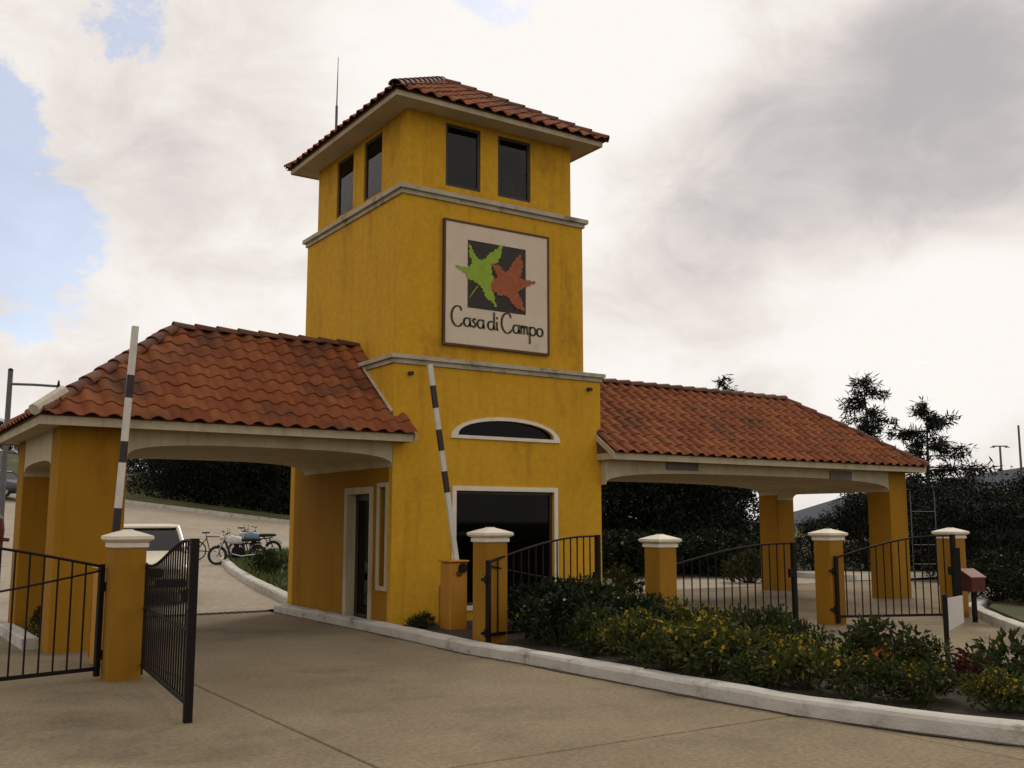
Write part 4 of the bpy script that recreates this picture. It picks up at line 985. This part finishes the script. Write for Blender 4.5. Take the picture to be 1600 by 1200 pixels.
# trees
def tree_meshes(seed, h, cr, base, nclump, per, lf, lm):
    g = random.Random(seed); tr = MB(); fo = MB()
    pts = [Vector((0, 0, -.3))]; 
    for k in range(1, 6): pts.append(Vector((g.uniform(-.15, .15) * k * .4, g.uniform(-.15, .15) * k * .4, h * .8 * k / 5)))
    tr.tube(pts, [h * .032 * (1 - .15 * k) for k in range(6)], 8)
    cl = []
    for k in range(nclump):
        z = base + (h - base) * g.random() ** .85; f = (z - base) / (h - base); rad = cr * (math.sin(math.pi * (.18 + .76 * f)) ** .8) * math.sqrt(g.random())
        a = g.uniform(0, 6.283); cl.append(Vector((rad * math.cos(a), rad * math.sin(a), z)))
    for c in cl[:14]:
        i = min(4, max(1, int(c.z / h * 5) - 1)); p0 = pts[i]; mid = (p0 + c) / 2 + Vector((0, 0, .15)); tr.tube([p0, mid, c], [h * .012, h * .008, h * .003], 5)
    for c in cl:
        q = cr * g.uniform(.16, .34)
        for j in range(per):
            d = rdir(g); p = c + Vector((d.x, d.y, d.z * .7)) * q * g.uniform(.2, 1) ** .5
            leaf(fo, p, d + rdir(g) * .8 - Vector((0, 0, .2)), rdir(g), lf * g.uniform(.6, 1.3), lf * .5 * g.uniform(.7, 1.2))
    return tr.mesh('trunk', 'bark', fix=False), fo.mesh('crown', lm, fix=False)
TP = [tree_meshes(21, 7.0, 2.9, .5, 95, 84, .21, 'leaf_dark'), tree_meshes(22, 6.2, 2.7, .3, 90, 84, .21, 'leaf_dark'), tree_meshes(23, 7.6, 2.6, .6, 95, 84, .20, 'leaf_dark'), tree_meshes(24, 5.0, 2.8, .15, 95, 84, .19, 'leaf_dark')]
def tree(k, px, s, sc, label, group, szf=1.0):
    x_, y_ = PX(px, s); r = empty('tree', label, 'tree', (x_, y_, H(x_, y_) - .05), RND.uniform(0, 6.28), group); r.scale = (sc, sc, sc * szf)
    link('trunk', TP[k][0], r); link('crown', TP[k][1], r)['kind'] = 'stuff'
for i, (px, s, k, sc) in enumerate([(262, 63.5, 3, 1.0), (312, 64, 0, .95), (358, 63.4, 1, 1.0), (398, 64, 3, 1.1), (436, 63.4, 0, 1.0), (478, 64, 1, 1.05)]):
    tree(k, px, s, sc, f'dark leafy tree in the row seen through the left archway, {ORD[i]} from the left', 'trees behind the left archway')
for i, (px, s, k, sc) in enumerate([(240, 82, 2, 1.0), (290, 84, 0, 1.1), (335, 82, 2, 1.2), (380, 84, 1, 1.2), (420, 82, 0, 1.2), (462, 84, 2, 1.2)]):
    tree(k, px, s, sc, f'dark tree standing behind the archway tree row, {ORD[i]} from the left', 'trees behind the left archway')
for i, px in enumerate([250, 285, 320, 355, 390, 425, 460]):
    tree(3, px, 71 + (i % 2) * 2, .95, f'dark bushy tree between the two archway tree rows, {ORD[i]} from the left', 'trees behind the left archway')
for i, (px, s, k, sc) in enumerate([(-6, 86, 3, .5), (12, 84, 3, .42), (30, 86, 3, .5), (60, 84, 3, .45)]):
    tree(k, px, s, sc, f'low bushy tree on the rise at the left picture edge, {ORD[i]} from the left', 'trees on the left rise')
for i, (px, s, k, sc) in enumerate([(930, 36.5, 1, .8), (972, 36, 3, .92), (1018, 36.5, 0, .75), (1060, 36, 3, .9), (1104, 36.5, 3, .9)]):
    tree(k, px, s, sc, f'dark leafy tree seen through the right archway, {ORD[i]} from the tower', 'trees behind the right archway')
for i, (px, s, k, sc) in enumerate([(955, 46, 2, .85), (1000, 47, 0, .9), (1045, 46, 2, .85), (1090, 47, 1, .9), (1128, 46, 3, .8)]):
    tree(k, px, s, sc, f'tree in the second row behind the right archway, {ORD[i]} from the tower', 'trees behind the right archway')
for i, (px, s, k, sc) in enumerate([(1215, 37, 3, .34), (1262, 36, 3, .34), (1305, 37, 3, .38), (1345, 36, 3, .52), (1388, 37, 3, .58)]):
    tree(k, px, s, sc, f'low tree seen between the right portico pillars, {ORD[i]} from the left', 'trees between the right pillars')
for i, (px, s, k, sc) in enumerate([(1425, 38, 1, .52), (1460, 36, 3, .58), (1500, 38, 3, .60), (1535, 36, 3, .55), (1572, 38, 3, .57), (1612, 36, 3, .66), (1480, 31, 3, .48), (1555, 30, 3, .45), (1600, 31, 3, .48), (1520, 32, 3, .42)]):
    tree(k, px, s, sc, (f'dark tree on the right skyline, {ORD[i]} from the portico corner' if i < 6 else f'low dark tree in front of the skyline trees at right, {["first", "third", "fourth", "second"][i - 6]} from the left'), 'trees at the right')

def conifer(px, s, h, seed, label, nb=34, lean=0.0, reach=2.4, low=.15):
    g = random.Random(seed); x_, y_ = PX(px, s); r = empty('conifer', label, 'tree', (x_, y_, -.05), R(-YAW), 'tall conifers at the right')
    tr = MB(); fo = MB(); tr.tube([(0, 0, -.3), (lean * .4, 0, h * .5), (lean, 0, h)], [.16, .09, .015], 8)
    for k in range(nb):
        f = low + (1 - low) * (k + g.random()) / nb; z = h * f; ln = reach * (1 - f) ** .6 * g.uniform(.35, 1.15) + .15; a = g.uniform(0, 6.283); d = Vector((math.cos(a), math.sin(a), 0))
        b0 = Vector((lean * f, 0, z)); pts = [b0 + d * ln * q + Vector((0, 0, ln * (.10 * q - .32 * q * q + (.22 * q ** 3)))) for q in (0, .35, .7, 1)]
        tr.tube(pts, [.035, .024, .014, .005], 5)
        n = int(90 * ln) + 16
        for j in range(n):
            q = g.uniform(.12, 1.0) if f < .9 else g.random(); i = min(2, int(q * 3)); p = pts[i].lerp(pts[i + 1], q * 3 - i if q < 1 else 1)
            sd_ = rdir(g); sd_.z -= .35
            leaf(fo, p + rdir(g) * (.06 + .14 * q), sd_ + d * .5, rdir(g), g.uniform(.2, .45), .055 * g.uniform(.7, 1.4))
    tr.build('trunk', 'bark', r, fix=False); fo.build('crown', 'leaf_conifer', r, fix=False)['kind'] = 'stuff'
conifer(1366, 45, 8.2, 31, 'tall ragged conifer rising just behind the right roof end', 60, -.35, 2.5)
conifer(1445, 44, 6.9, 32, 'broad conifer with long side branches right of the portico', 50, .2, 3.9)
conifer(1134, 44, 8.0, 33, 'slim conifer whose tip shows above the right roof ridge', 40, 0, 1.8)
